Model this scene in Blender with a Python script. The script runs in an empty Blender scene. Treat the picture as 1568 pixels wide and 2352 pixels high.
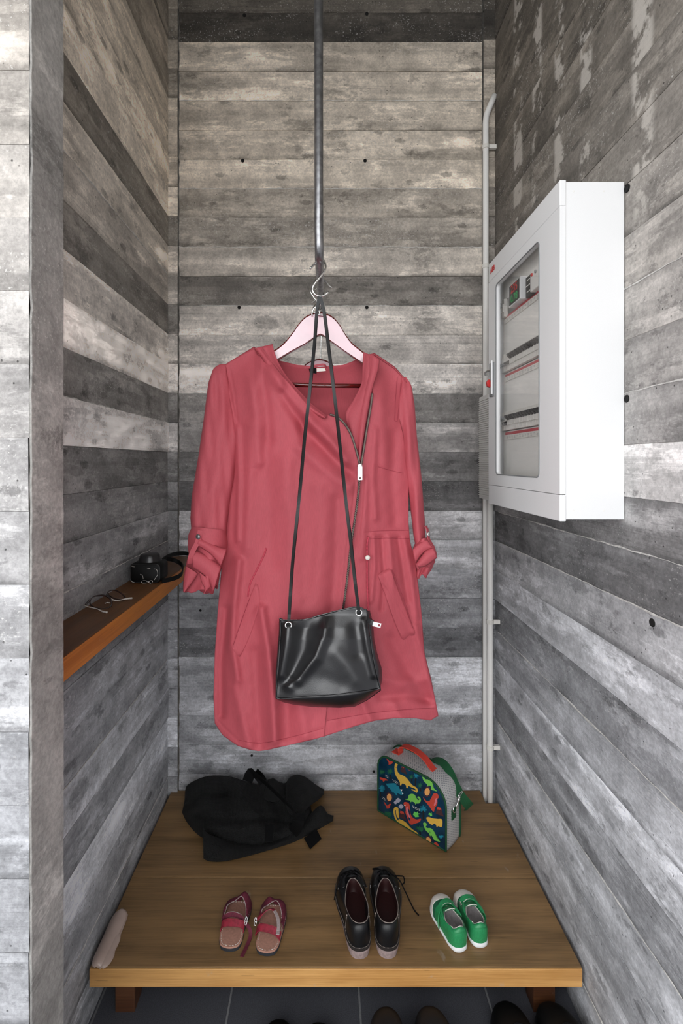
import bpy, bmesh, math, random
import numpy as np
from mathutils import Vector, Matrix

random.seed(7)
SC = bpy.context.scene
COL = SC.collection

# ------------------------------------------------------------------ camera, sky, exposure
FPX, CX, CY, EYE = 1130.0, 745.0, 1060.0, 1.393      # focal length in px, vanishing point, eye height (m)
cam_data = bpy.data.cameras.new('camera')
cam = bpy.data.objects.new('camera', cam_data)
COL.objects.link(cam)
cam.location = (0, 0, EYE)
cam.rotation_euler = (math.pi / 2, 0, 0)
cam_data.sensor_fit = 'VERTICAL'
cam_data.sensor_height = 36.0
cam_data.lens = 36.0 * FPX / 2352.0
cam_data.shift_x = (784 - CX) / 2352.0
cam_data.shift_y = -(1176 - CY) / 2352.0
cam_data.clip_start = 0.02
SC.camera = cam

world = bpy.data.worlds.new('overcast_sky')
SC.world = world
world.use_nodes = True
_bg = world.node_tree.nodes['Background']
_bg.inputs['Color'].default_value = (0.965, 0.98, 1.0, 1)
_bg.inputs['Strength'].default_value = 3.5

SC.view_settings.view_transform = 'Standard'
SC.view_settings.look = 'None'
SC.view_settings.gamma = 1.0
SC.view_settings.use_curve_mapping = False
SC.view_settings.exposure = 0.0


# ------------------------------------------------------------------ helpers
def P(px, py, Y):
    """the point at distance Y in front of the eye that lies on the sight line of a pixel"""
    return Vector(((px - CX) * Y / FPX, Y, EYE - (py - CY) * Y / FPX))


def on_z(px, py, z):
    return P(px, py, FPX * (EYE - z) / (py - CY))


def lin(r, g, b):
    f = lambda c: (c / 255) / 12.92 if c / 255 <= 0.04045 else ((c / 255 + 0.055) / 1.055) ** 2.4
    return (f(r), f(g), f(b), 1.0)


def smooth(x):
    x = np.clip(x, 0, 1)
    return x * x * (3 - 2 * x)


def spline(pts, n, closed=False):
    """Catmull-Rom through pts, resampled to n points (by chord length)"""
    pts = [Vector(p) for p in pts]
    k = len(pts)
    out = []
    segs = k if closed else k - 1
    for i in range(segs):
        if closed:
            p0, p1, p2, p3 = pts[(i - 1) % k], pts[i], pts[(i + 1) % k], pts[(i + 2) % k]
        else:
            p0, p1, p2, p3 = pts[max(i - 1, 0)], pts[i], pts[i + 1], pts[min(i + 2, k - 1)]
        for s in range(12):
            t = s / 12
            out.append(0.5 * ((2 * p1) + (p2 - p0) * t + (2 * p0 - 5 * p1 + 4 * p2 - p3) * t * t + (3 * p1 - p0 - 3 * p2 + p3) * t ** 3))
    out.append(out[0].copy() if closed else pts[-1].copy())
    d = [0.0]
    for a, b in zip(out, out[1:]):
        d.append(d[-1] + (b - a).length)
    res, j = [], 0
    m = n if closed else n - 1
    for i in range(n):
        t = d[-1] * i / m
        while j < len(d) - 2 and d[j + 1] < t:
            j += 1
        f = 0 if d[j + 1] == d[j] else (t - d[j]) / (d[j + 1] - d[j])
        res.append(out[j].lerp(out[j + 1], min(max(f, 0), 1)))
    return res


def interp(x, table):
    xs = [a for a, _ in table]
    ys = [b for _, b in table]
    return np.interp(x, xs, ys)


def obj(name, bm, mat, parent=None, smooth_shade=False, solid=0.0, bevel=0.0, sub=0):
    me = bpy.data.meshes.new(name)
    bmesh.ops.recalc_face_normals(bm, faces=bm.faces[:])
    bm.to_mesh(me)
    bm.free()
    for m in (mat if isinstance(mat, (list, tuple)) else [mat]):
        me.materials.append(m)
    if smooth_shade:
        me.polygons.foreach_set('use_smooth', [True] * len(me.polygons))
    o = bpy.data.objects.new(name, me)
    COL.objects.link(o)
    if parent is not None:
        attach(o, parent)
    if bevel:
        md = o.modifiers.new('edge', 'BEVEL')
        md.width = bevel
        md.segments = 2
        md.limit_method = 'ANGLE'
        md.angle_limit = math.radians(40)
    if solid:
        md = o.modifiers.new('thickness', 'SOLIDIFY')
        md.thickness = abs(solid)
        md.offset = 0 if solid > 0 else 1
    if sub:
        md = o.modifiers.new('smooth', 'SUBSURF')
        md.levels = md.render_levels = sub
    return o


def attach(o, parent):
    o.parent = parent
    t = Matrix.Identity(4)
    q = parent
    t = q.matrix_basis.copy()
    while q.parent is not None:
        t = q.parent.matrix_basis @ q.matrix_parent_inverse @ t
        q = q.parent
    o.matrix_parent_inverse = t.inverted()


def tag(o, label, cat, group=None):
    o['label'] = label
    o['category'] = cat
    if group:
        o['group'] = group
    return o


def thing(name, loc, label, cat, group=None):
    o = bpy.data.objects.new(name, None)
    COL.objects.link(o)
    o.location = loc
    o.empty_display_size = 0.05
    return tag(o, label, cat, group)


def structure(o):
    o['kind'] = 'structure'
    return o


def box(bm, x0, x1, y0, y1, z0, z1, M=None):
    v = [Vector((x, y, z)) for x in (x0, x1) for y in (y0, y1) for z in (z0, z1)]
    if M is not None:
        v = [M @ p for p in v]
    v = [bm.verts.new(p) for p in v]
    for f in ((0, 1, 3, 2), (4, 6, 7, 5), (0, 4, 5, 1), (2, 3, 7, 6), (0, 2, 6, 4), (1, 5, 7, 3)):
        bm.faces.new([v[i] for i in f])
    return v


def tube(bm, path, r, n=10, caps=True, closed=False, flat=1.0, up=None):
    """round (or flattened) tube along path; r is one radius or a list"""
    path = [Vector(p) for p in path]
    k = len(path)
    rs = r if isinstance(r, (list, tuple)) else [r] * k
    rings, nrm = [], None
    for i in range(k):
        if closed:
            t = path[(i + 1) % k] - path[i - 1]
        else:
            t = path[min(i + 1, k - 1)] - path[max(i - 1, 0)]
        t.normalize()
        if up is not None:
            nrm = Vector(up) - t * Vector(up).dot(t)
        elif nrm is None:
            a = Vector((0, 0, 1)) if abs(t.z) < 0.9 else Vector((0, 1, 0))
            nrm = a - t * a.dot(t)
        else:
            nrm = nrm - t * nrm.dot(t)
        nrm.normalize()
        bi = t.cross(nrm)
        ring = []
        for j in range(n):
            a = 2 * math.pi * j / n
            ring.append(bm.verts.new(path[i] + bi * math.cos(a) * rs[i] + nrm * math.sin(a) * rs[i] * flat))
        rings.append(ring)
    for i in range(k if closed else k - 1):
        a, b = rings[i], rings[(i + 1) % k]
        for j in range(n):
            bm.faces.new((a[j], a[(j + 1) % n], b[(j + 1) % n], b[j]))
    if caps and not closed:
        bm.faces.new(rings[0][::-1])
        bm.faces.new(rings[-1])


def ribbon(bm, path, width, thick, across):
    """flat strap with real thickness; across is one direction or a list of width directions"""
    path = [Vector(p) for p in path]
    k = len(path)
    rings = []
    for i in range(k):
        t = (path[min(i + 1, k - 1)] - path[max(i - 1, 0)]).normalized()
        ac = Vector(across[i] if isinstance(across, list) else across)
        ac = (ac - t * ac.dot(t)).normalized()
        nn = t.cross(ac).normalized()
        w = width[i] if isinstance(width, (list, tuple)) else width
        rings.append([bm.verts.new(path[i] + ac * w / 2 * sx + nn * thick / 2 * sy) for sx, sy in ((-1, -1), (1, -1), (1, 1), (-1, 1))])
    for a, b in zip(rings, rings[1:]):
        for j in range(4):
            bm.faces.new((a[j], a[(j + 1) % 4], b[(j + 1) % 4], b[j]))
    bm.faces.new(rings[0][::-1])
    bm.faces.new(rings[-1])


def grid(bm, rows, close_u=False, mat=0):
    vs = [[bm.verts.new(p) for p in row] for row in rows]
    n = len(vs[0])
    for a, b in zip(vs, vs[1:]):
        for j in range(n if close_u else n - 1):
            f = bm.faces.new((a[j], a[(j + 1) % n], b[(j + 1) % n], b[j]))
            f.material_index = mat
    return vs


def prism(bm, pts, d, mat=0):
    """closed outline of points pushed along vector d"""
    a = [bm.verts.new(Vector(p)) for p in pts]
    b = [bm.verts.new(Vector(p) + Vector(d)) for p in pts]
    n = len(a)
    fs = [bm.faces.new(a), bm.faces.new(b[::-1])]
    for i in range(n):
        fs.append(bm.faces.new((a[i], b[i], b[(i + 1) % n], a[(i + 1) % n])))
    for f in fs:
        f.material_index = mat
    return fs


def lathe(bm, centre, axis, prof, n=20):
    """prof: list of (radius, height along axis)"""
    axis = Vector(axis).normalized()
    a = Vector((1, 0, 0)) if abs(axis.x) < 0.9 else Vector((0, 1, 0))
    u = axis.cross(a).normalized()
    w = axis.cross(u)
    rings = []
    for r, h in prof:
        rings.append([bm.verts.new(Vector(centre) + axis * h + (u * math.cos(2 * math.pi * j / n) + w * math.sin(2 * math.pi * j / n)) * max(r, 1e-5)) for j in range(n)])
    for p, q in zip(rings, rings[1:]):
        for j in range(n):
            bm.faces.new((p[j], p[(j + 1) % n], q[(j + 1) % n], q[j]))
    bm.faces.new(rings[0][::-1])
    bm.faces.new(rings[-1])


def round_rect(w0, w1, h0, h1, rad, seg=5):
    out = []
    for cx, cy, a0 in ((w1 - rad, h1 - rad, 0), (w0 + rad, h1 - rad, 90), (w0 + rad, h0 + rad, 180), (w1 - rad, h0 + rad, 270)):
        for i in range(seg + 1):
            a = math.radians(a0 + 90 * i / seg)
            out.append((cx + rad * math.cos(a), cy + rad * math.sin(a)))
    return out


# ------------------------------------------------------------------ materials
class N:
    """small node-tree writer"""

    def __init__(self, name):
        self.m = bpy.data.materials.new(name)
        self.m.use_nodes = True
        self.t = self.m.node_tree
        self.b = self.t.nodes['Principled BSDF']

    def node(self, kind, **kw):
        n = self.t.nodes.new(kind)
        for k, v in kw.items():
            setattr(n, k, v)
        return n

    def link(self, a, b):
        self.t.links.new(a, b)

    def val(self, sock, v):
        if hasattr(v, 'is_linked') or hasattr(v, 'links'):
            self.link(v, sock)
        else:
            sock.default_value = v

    def math(self, op, a, b=0.0, c=None, clamp=False):
        n = self.node('ShaderNodeMath', operation=op, use_clamp=clamp)
        self.val(n.inputs[0], a)
        self.val(n.inputs[1], b)
        if c is not None:
            self.val(n.inputs[2], c)
        return n.outputs[0]

    def vmul(self, vec, s):
        n = self.node('ShaderNodeVectorMath', operation='MULTIPLY')
        self.link(vec, n.inputs[0])
        n.inputs[1].default_value = s
        return n.outputs[0]

    def noise(self, vec, scale, detail=3, rough=0.5):
        n = self.node('ShaderNodeTexNoise')
        self.link(vec, n.inputs['Vector'])
        n.inputs['Scale'].default_value = scale
        n.inputs['Detail'].default_value = detail
        n.inputs['Roughness'].default_value = rough
        return n.outputs[0]

    def voronoi(self, vec, scale, rnd=1.0):
        n = self.node('ShaderNodeTexVoronoi')
        self.link(vec, n.inputs['Vector'])
        n.inputs['Scale'].default_value = scale
        n.inputs['Randomness'].default_value = rnd
        return n

    def ramp(self, fac, lo, hi, a=0.0, b=1.0, smooth=True):
        n = self.node('ShaderNodeMapRange')
        n.interpolation_type = 'SMOOTHSTEP' if smooth else 'LINEAR'
        self.link(fac, n.inputs['Value'])
        for k, v in (('From Min', lo), ('From Max', hi), ('To Min', a), ('To Max', b)):
            n.inputs[k].default_value = v
        return n.outputs[0]

    def mix(self, fac, a, b, mode='MIX'):
        n = self.node('ShaderNodeMix', data_type='RGBA', blend_type=mode)
        self.val(n.inputs['Factor'], fac)
        self.val(n.inputs[6], a)
        self.val(n.inputs[7], b)
        return n.outputs[2]

    def bump(self, h, strength, dist):
        n = self.node('ShaderNodeBump')
        self.link(h, n.inputs['Height'])
        n.inputs['Strength'].default_value = strength
        n.inputs['Distance'].default_value = dist
        self.link(n.outputs[0], self.b.inputs['Normal'])

    def set(self, **kw):
        for k, v in kw.items():
            self.val(self.b.inputs[k.replace('_', ' ')], v)
        return self


def plain(name, col, rough=0.5, metal=0.0, grain=0.0, scale=300.0, bump=0.0, **kw):
    n = N(name)
    n.set(Roughness=rough, Metallic=metal, **kw)
    co = n.node('ShaderNodeTexCoord').outputs['Object']
    f = n.noise(co, scale, 2)
    n.link(n.mix(n.ramp(f, 0.3, 0.7), tuple(c * (1 - grain) for c in col[:3]) + (1,), tuple(min(c * (1 + grain), 1) for c in col[:3]) + (1,)), n.b.inputs['Base Color'])
    if bump:
        n.bump(f, 0.5, bump)
    return n.m


def concrete(name, columns=(), vertical=False):
    """board-marked concrete; the tone of each board comes from its object colour"""
    n = N(name)
    tc = n.node('ShaderNodeTexCoord').outputs['Object']
    info = n.node('ShaderNodeObjectInfo')
    off = n.node('ShaderNodeVectorMath', operation='MULTIPLY_ADD')
    cmb = n.node('ShaderNodeCombineXYZ')
    for i in range(3):
        n.link(info.outputs['Random'], cmb.inputs[i])
    n.link(cmb.outputs[0], off.inputs[0])
    off.inputs[1].default_value = (37, 11, 53)
    n.link(tc, off.inputs[2])
    co = off.outputs[0]
    S = (lambda a, c: (c, 1, a)) if vertical else (lambda a, c: (a, 1, c))
    grain = n.noise(n.vmul(co, S(2.5, 150)), 1.0, 4, 0.6)
    strip = n.noise(n.vmul(co, S(1.1, 17)), 1.0, 3, 0.55)
    blotch = n.noise(n.vmul(co, S(4.5, 9)), 1.0, 5, 0.6)
    fine = n.noise(co, 130, 4, 0.7)
    col = info.outputs['Color']
    f = n.math('MULTIPLY', n.ramp(strip, 0.34, 0.66, 0.80, 1.18), n.ramp(blotch, 0.32, 0.68, 0.78, 1.18))
    f = n.math('MULTIPLY', f, n.ramp(grain, 0.25, 0.75, 0.95, 1.05))
    f = n.math('MULTIPLY', f, n.ramp(fine, 0.3, 0.7, 0.84, 1.16))
    # lime-bleached patches and dark damp stains with ragged edges
    pale = n.ramp(n.noise(n.vmul(co, S(2.6, 10)), 1.0, 8, 0.74), 0.51, 0.58)
    f = n.math('MULTIPLY', f, n.ramp(pale, 0, 1, 0.92, 1.30))
    damp = n.ramp(n.noise(n.vmul(co, S(3.4, 6.5)), 1.7, 7, 0.72), 0.56, 0.63)
    f = n.math('MULTIPLY', f, n.ramp(damp, 0, 1, 1.0, 0.66))
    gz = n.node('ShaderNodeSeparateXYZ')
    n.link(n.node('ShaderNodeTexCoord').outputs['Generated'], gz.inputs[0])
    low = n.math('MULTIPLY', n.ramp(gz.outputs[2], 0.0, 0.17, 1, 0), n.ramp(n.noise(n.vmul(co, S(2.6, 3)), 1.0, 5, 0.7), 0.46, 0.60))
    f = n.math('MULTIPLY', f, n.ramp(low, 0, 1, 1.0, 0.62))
    lines = n.math('MULTIPLY', n.ramp(n.noise(n.vmul(co, S(1.0, 330)), 1.0, 2), 0.56, 0.66), n.ramp(n.noise(n.vmul(co, S(1.5, 5)), 1.0, 3), 0.48, 0.60))
    f = n.math('MULTIPLY', f, n.ramp(lines, 0, 1, 1.0, 0.84))
    mott = n.noise(co, 16, 7, 0.74)
    f = n.math('MULTIPLY', f, n.ramp(mott, 0.36, 0.64, 0.82, 1.16))
    # knots of the boards
    kn = n.voronoi(n.vmul(co, S(8.5, 19)), 1.0)
    sel = n.node('ShaderNodeSeparateColor')
    n.link(kn.outputs['Color'], sel.inputs[0])
    wob = n.math('ADD', kn.outputs['Distance'], n.math('MULTIPLY', n.math('SUBTRACT', fine, 0.5), 0.25))
    knot = n.math('MULTIPLY', n.ramp(wob, 0.10, 0.27, 1, 0), n.math('GREATER_THAN', sel.outputs[0], 0.62))
    f = n.math('MULTIPLY', f, n.ramp(knot, 0, 1, 1.0, 0.55))
    # pits and pale crumbs
    pits = n.voronoi(co, 85)
    psel = n.node('ShaderNodeSeparateColor')
    n.link(pits.outputs['Color'], psel.inputs[0])
    pit = n.math('MULTIPLY', n.ramp(pits.outputs['Distance'], 0.08, 0.17, 1, 0), n.math('GREATER_THAN', psel.outputs[0], 0.9))
    f = n.math('MULTIPLY', f, n.ramp(pit, 0, 1, 1.0, 0.35))
    shade = n.node('ShaderNodeVectorMath', operation='SCALE')
    n.link(col, shade.inputs[0])
    n.link(f, shade.inputs['Scale'])
    c = shade.outputs[0]
    crumb = n.math('MULTIPLY', n.ramp(n.noise(co, 190, 3, 0.6), 0.60, 0.68), n.ramp(n.noise(n.vmul(co, S(3, 7)), 1.0, 4, 0.65), 0.44, 0.62))
    c = n.mix(n.math('MULTIPLY', crumb, 0.62), c, (0.70, 0.68, 0.65, 1))
    if columns:
        pos = n.node('ShaderNodeSeparateXYZ')
        geo = n.node('ShaderNodeNewGeometry')
        n.link(geo.outputs['Position'], pos.inputs[0])
        tot = None
        for y0, wd in columns:
            g = n.ramp(n.math('ABSOLUTE', n.math('SUBTRACT', pos.outputs[1], y0)), wd * 0.5, wd, 1, 0)
            tot = g if tot is None else n.math('ADD', tot, g)
        tot = n.math('MULTIPLY', tot, n.ramp(n.noise(n.vmul(co, (9, 1, 9)), 1.0, 5, 0.7), 0.50, 0.58))
        tot = n.math('MULTIPLY', tot, n.ramp(pos.outputs[2], 1.75, 2.0))
        c = n.mix(n.math('MULTIPLY', tot, 0.8), c, (0.60, 0.56, 0.51, 1))
    n.link(c, n.b.inputs['Base Color'])
    n.set(Roughness=0.85)
    h = n.math('ADD', n.math('MULTIPLY', grain, 0.6), n.math('ADD', n.math('MULTIPLY', fine, 0.5), n.math('MULTIPLY', pit, -1.2)))
    n.bump(h, 0.75, 0.0028)
    return n.m


def wood(name, dark, light, scale=1.0):
    n = N(name)
    co = n.node('ShaderNodeTexCoord').outputs['Object']
    ring = n.noise(n.vmul(co, (2.2 * scale, 26 * scale, 26 * scale)), 1.0, 4, 0.55)
    fib = n.noise(n.vmul(co, (7 * scale, 330 * scale, 330 * scale)), 1.0, 4, 0.65)
    blot = n.noise(n.vmul(co, (3, 5, 5)), 1.0, 4, 0.6)
    f = n.math('ADD', n.math('MULTIPLY', ring, 0.42), n.math('ADD', n.math('MULTIPLY', fib, 0.36), n.math('MULTIPLY', blot, 0.35)))
    c = n.mix(n.ramp(f, 0.36, 0.74), dark, light)
    streak = n.ramp(n.noise(n.vmul(co, (14, 200, 200)), 1.0, 2), 0.70, 0.76)
    c = n.mix(n.math('MULTIPLY', streak, 0.45), c, tuple(x * 0.35 for x in dark[:3]) + (1,))
    scuff = n.math('MULTIPLY', n.ramp(n.noise(n.vmul(co, (30, 12, 30)), 1.0, 4), 0.68, 0.75), 0.28)
    c = n.mix(scuff, c, (0.45, 0.40, 0.36, 1))
    n.link(c, n.b.inputs['Base Color'])
    n.set(Roughness=n.ramp(blot, 0.3, 0.7, 0.38, 0.55))
    n.bump(fib, 0.3, 0.0008)
    return n.m


def fabric(name, col, scale=900.0, depth=0.0004, var=0.12, rough=0.8, sheen=0.0):
    n = N(name)
    co = n.node('ShaderNodeTexCoord').outputs['Object']
    big = n.noise(n.vmul(co, (7, 7, 3)), 1.0, 4, 0.6)
    fi = n.noise(co, scale, 2)
    slub = n.noise(n.vmul(co, (900, 900, 60)), 1.0, 2)
    f = n.math('MULTIPLY', n.ramp(big, 0.3, 0.7, 1 - var, 1 + var), n.ramp(slub, 0.3, 0.7, 0.94, 1.06))
    sc = n.node('ShaderNodeVectorMath', operation='SCALE')
    sc.inputs[0].default_value = col[:3]
    n.link(f, sc.inputs['Scale'])
    n.link(sc.outputs[0], n.b.inputs['Base Color'])
    n.set(Roughness=rough)
    n.b.inputs['Sheen Weight'].default_value = sheen
    n.bump(fi, 0.5, depth)
    return n.m


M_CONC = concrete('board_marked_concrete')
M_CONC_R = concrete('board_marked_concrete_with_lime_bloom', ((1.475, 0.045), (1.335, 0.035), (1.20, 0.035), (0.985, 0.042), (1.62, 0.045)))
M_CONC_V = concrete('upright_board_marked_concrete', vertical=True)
M_RAW = plain('rough_concrete', lin(120, 116, 110), 0.9, grain=0.25, scale=60, bump=0.002)
M_HOLE = plain('dark_hole', lin(20, 19, 18), 0.95)
M_TILE = plain('slate_grey_tile', lin(80, 81, 87), 0.55, grain=0.22, scale=420, bump=0.0004)
M_GROUT = plain('grey_grout', lin(128, 128, 130), 0.9, grain=0.1)
M_WOOD = wood('stained_bench_wood', lin(98, 75, 47), lin(154, 120, 79))
M_WOOD_LIT = wood('bench_wood_painted_light', lin(176, 124, 66), lin(222, 170, 104))  # paler copy of the bench wood, frontal light put into its colour
M_SHELF_LIT = wood('orange_stained_wood_lit', lin(168, 96, 34), lin(214, 134, 56))  # lit copy of the shelf wood, brightness of the front put into colour
M_STRAPL = plain('black_strap_leather', lin(18, 18, 19), 0.5, grain=0.1)
M_SHELF = wood('orange_stained_wood_shaded', lin(84, 54, 28), lin(120, 78, 40))  # darker copy of the shelf wood, dimness of the top put into colour
M_LEG = wood('dark_leg_wood', lin(58, 32, 22), lin(104, 66, 40))
M_STEEL = plain('raw_steel', lin(150, 150, 152), 0.33, 0.9, grain=0.25, scale=70, bump=0.0003)
M_CHROME = plain('bright_metal', lin(240, 240, 238), 0.27, 1.0)
M_WHITE = plain('white_powder_coat', lin(236, 236, 236), 0.42, grain=0.012, scale=700, bump=0.0001)
M_OFFW = plain('ivory_plastic', lin(228, 225, 218), 0.5, grain=0.02)
M_PVC = plain('light_grey_plastic', lin(238, 236, 232), 0.45, grain=0.02)
M_LOUV = plain('grey_louvre_plastic', lin(226, 225, 222), 0.55, grain=0.03)
M_PLATE = plain('pale_cover_plate', lin(240, 238, 233), 0.5, grain=0.02)
M_BLACKP = plain('black_plastic', lin(30, 30, 31), 0.45)
M_GREYP = plain('grey_plastic', lin(128, 130, 131), 0.5)
M_REDP = plain('red_plastic', lin(205, 40, 40), 0.4)
M_REDINK = plain('red_print', lin(196, 60, 72), 0.55)
M_COAT = fabric('rose_red_cloth', lin(171, 71, 81), 900, 0.0004, 0.06, 0.72)
M_COATIN = fabric('rose_red_cloth_inside', lin(174, 70, 80), 900, 0.0004, 0.05, 0.8)
M_SEAM = fabric('rose_red_seam', lin(150, 52, 66), 900, 0.0002, 0.05, 0.85)
M_CORD = fabric('rose_red_cord', lin(176, 60, 76), 500, 0.0008, 0.08, 0.85)
M_MAHOG = plain('dark_red_varnish', lin(92, 22, 20), 0.18, grain=0.2, scale=60, **{'Coat Weight': 1.0})
M_GLARE = plain('dark_red_varnish_painted_glare', lin(170, 100, 118), 0.34, grain=0.12, scale=30, IOR=3.0)  # pink base stands in for glare on the dark red varnish
M_BRASS = plain('dark_zip_metal', lin(98, 90, 82), 0.3, 0.9)
M_TAPE = fabric('dark_zip_tape', lin(60, 26, 32), 900, 0.0003)
M_LEATHER = plain('black_leather', lin(20, 20, 22), 0.31, grain=0.15, scale=900, bump=0.0005, IOR=1.75)
M_LEATHER2 = plain('black_shoe_leather', lin(15, 15, 17), 0.42, grain=0.2, scale=500, bump=0.0004)
M_MATTEBLK = plain('matt_black_leather', lin(12, 12, 12), 0.55, grain=0.1, **{'Specular IOR Level': 0.25})
M_OXLINING = plain('oxblood_lining', lin(46, 14, 14), 0.6, grain=0.15)
M_EDGE = plain('pale_leather_edge', lin(150, 138, 130), 0.7, grain=0.1)
M_STACK = plain('worn_grey_heel', lin(150, 132, 130), 0.75, grain=0.2, scale=120)
M_WELT = plain('dark_welt', lin(38, 32, 30), 0.7)
M_STITCH = plain('white_thread', lin(222, 216, 208), 0.8)
M_GREEN = plain('green_leather', lin(40, 138, 84), 0.42, grain=0.12, scale=300, bump=0.0003)
M_GREEND = plain('dark_green_suede', lin(22, 92, 62), 0.75, grain=0.15, scale=300)
M_CREAM = plain('cream_suede', lin(230, 224, 216), 0.8, grain=0.05)
M_RUBBERW = plain('white_rubber', lin(228, 230, 230), 0.5, grain=0.02)
M_LININGG = plain('grey_lining', lin(140, 134, 134), 0.85, grain=0.1, scale=200)
M_SANDRED = plain('crimson_leather', lin(140, 34, 52), 0.5, grain=0.25, scale=140, bump=0.0003)
M_SANDDK = plain('dark_crimson_suede', lin(96, 26, 46), 0.8, grain=0.2, scale=200)
M_TAN = plain('pinkish_tan_leather', lin(182, 136, 118), 0.65, grain=0.1, scale=160, bump=0.0003)
M_SOLED = plain('charcoal_rubber', lin(44, 46, 52), 0.8, grain=0.1)
M_SUEDEG = plain('grey_suede_back', lin(176, 160, 158), 0.85, grain=0.1)
M_HORN = plain('beige_plastic', lin(190, 168, 156), 0.3, grain=0.03, scale=40, **{'Coat Weight': 0.3})
M_KNIT = None
M_STRAPBLK = fabric('black_webbing', lin(12, 12, 13), 700, 0.0006, 0.05, 0.85)
M_STRAPBLK.node_tree.nodes['Principled BSDF'].inputs['Specular IOR Level'].default_value = 0.15
M_BOOT = plain('charcoal_boot_leather', lin(26, 26, 28), 0.6, grain=0.15, **{'Specular IOR Level': 0.25})


def knit_material():
    n = N('black_knit')
    co = n.node('ShaderNodeTexCoord').outputs['UV']
    w1 = n.node('ShaderNodeTexWave', bands_direction='X')
    w2 = n.node('ShaderNodeTexWave', bands_direction='Y')
    for w, s in ((w1, 26), (w2, 20)):
        n.link(co, w.inputs['Vector'])
        w.inputs['Scale'].default_value = s
        w.inputs['Distortion'].default_value = 0.4
    h = n.math('MULTIPLY', w1.outputs['Fac'], w2.outputs['Fac'])
    n.link(n.mix(h, lin(8, 8, 8), lin(26, 26, 27)), n.b.inputs['Base Color'])
    n.set(Roughness=0.95)
    n.bump(h, 0.8, 0.002)
    return n.m


M_KNIT = knit_material()


def glass_material():
    n = N('clear_glass')
    n.set(Base_Color=(1, 1, 1, 1), Roughness=0.0, IOR=1.45)
    n.b.inputs['Transmission Weight'].default_value = 1.0
    tr = n.node('ShaderNodeBsdfTransparent')
    gl = n.node('ShaderNodeBsdfGlossy')
    gl.inputs['Roughness'].default_value = 0.02
    fr = n.node('ShaderNodeLayerWeight')
    fr.inputs['Blend'].default_value = 0.5
    mx = n.node('ShaderNodeMixShader')
    n.link(n.math('ADD', n.math('MULTIPLY', n.math('POWER', fr.outputs['Facing'], 5.0), 0.9), 0.04), mx.inputs[0])
    n.link(tr.outputs[0], mx.inputs[1])
    n.link(gl.outputs[0], mx.inputs[2])
    out = [x for x in n.t.nodes if x.type == 'OUTPUT_MATERIAL'][0]
    n.link(mx.outputs[0], out.inputs['Surface'])
    n.t.nodes.remove(n.b)
    return n.m


M_GLASS = glass_material()


def glow(name, col, s):
    n = N(name)
    n.set(Base_Color=(0.01, 0.01, 0.01, 1), Emission_Color=col, Emission_Strength=s)
    return n.m


M_LEDR = glow('red_digits', (1, 0.02, 0.02, 1), 0.40)
M_LEDG = glow('green_digits', (0.02, 0.75, 0.18, 1), 0.32)


def flat(name, r, g, b, rough=0.8):
    return plain(name, lin(r, g, b), rough, grain=0.04)

# ------------------------------------------------------------------ the concrete niche
XL, XR, YB = -0.5935, 0.647, 1.86
TOPZ = 3.25
CEIL_Y = -0.9  # unseen front edge of the ceiling, carried forward to cut overhead light
PITCH = 66.9 * YB / FPX
Z0 = EYE + (CY - 35) * YB / FPX            # seam under the topmost board


GAIN = 1.85


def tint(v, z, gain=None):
    w = min(max((z - 0.9) / 1.6, 0), 1)  # mixed light painted into the boards: warmer upwards, cooler downwards
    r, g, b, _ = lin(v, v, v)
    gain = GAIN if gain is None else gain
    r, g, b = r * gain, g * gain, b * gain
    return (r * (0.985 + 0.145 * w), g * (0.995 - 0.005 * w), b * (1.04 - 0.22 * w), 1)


def board_mesh(L, H, seed, c=0.0008):
    rnd = random.Random(seed)
    bm = bmesh.new()
    n = max(3, int(L / 0.11))
    rows = []
    lean = rnd.uniform(-0.0006, 0.0006)
    for i in range(n + 1):
        x = L * i / n
        a, b = rnd.uniform(0.0, 0.0004), rnd.uniform(0.0, 0.0004)
        d = rnd.uniform(-0.0005, 0.0005)
        rows.append([(x, 0.010, a), (x, d + c - lean, a), (x, d - lean, a + c), (x, d + lean, H - b - c), (x, d + c + lean, H - b), (x, 0.010, H - b)])
    grid(bm, rows)
    return bm


def board_wall(parent, name, origin, rot, L, tones, mat, seed=0, gain=None, contrast=1.0, c=0.0008):
    """one object per board mark, bottom to top of the tone list being top to bottom of the wall"""
    for k, v in enumerate(tones):
        zt = Z0 + PITCH - k * PITCH
        zb = zt - PITCH
        zt, zb = min(zt, TOPZ), max(zb, 0.0)
        if zt - zb < 0.02:
            continue
        rnd = random.Random(seed * 100 + k)
        o = obj(name, board_mesh(L, zt - zb, seed * 100 + k, c), mat, parent)
        prd = rnd.uniform(-0.0014, 0.0014)
        o.matrix_parent_inverse = Matrix.Identity(4)
        Rm = Matrix.Rotation(rot, 4, 'Z')
        o.matrix_basis = Matrix.Translation(Vector(origin) + Vector((0, 0, zb)) + Rm @ Vector((0, -0.010 + prd, 0))) @ Rm
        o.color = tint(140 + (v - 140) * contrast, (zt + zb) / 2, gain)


def slab(name, x0, x1, y0, y1, z0, z1, mat=None):
    bm = bmesh.new()
    box(bm, x0, x1, y0, y1, z0, z1)
    o = structure(obj(name, bm, mat or M_RAW))
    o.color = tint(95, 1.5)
    return o


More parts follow.
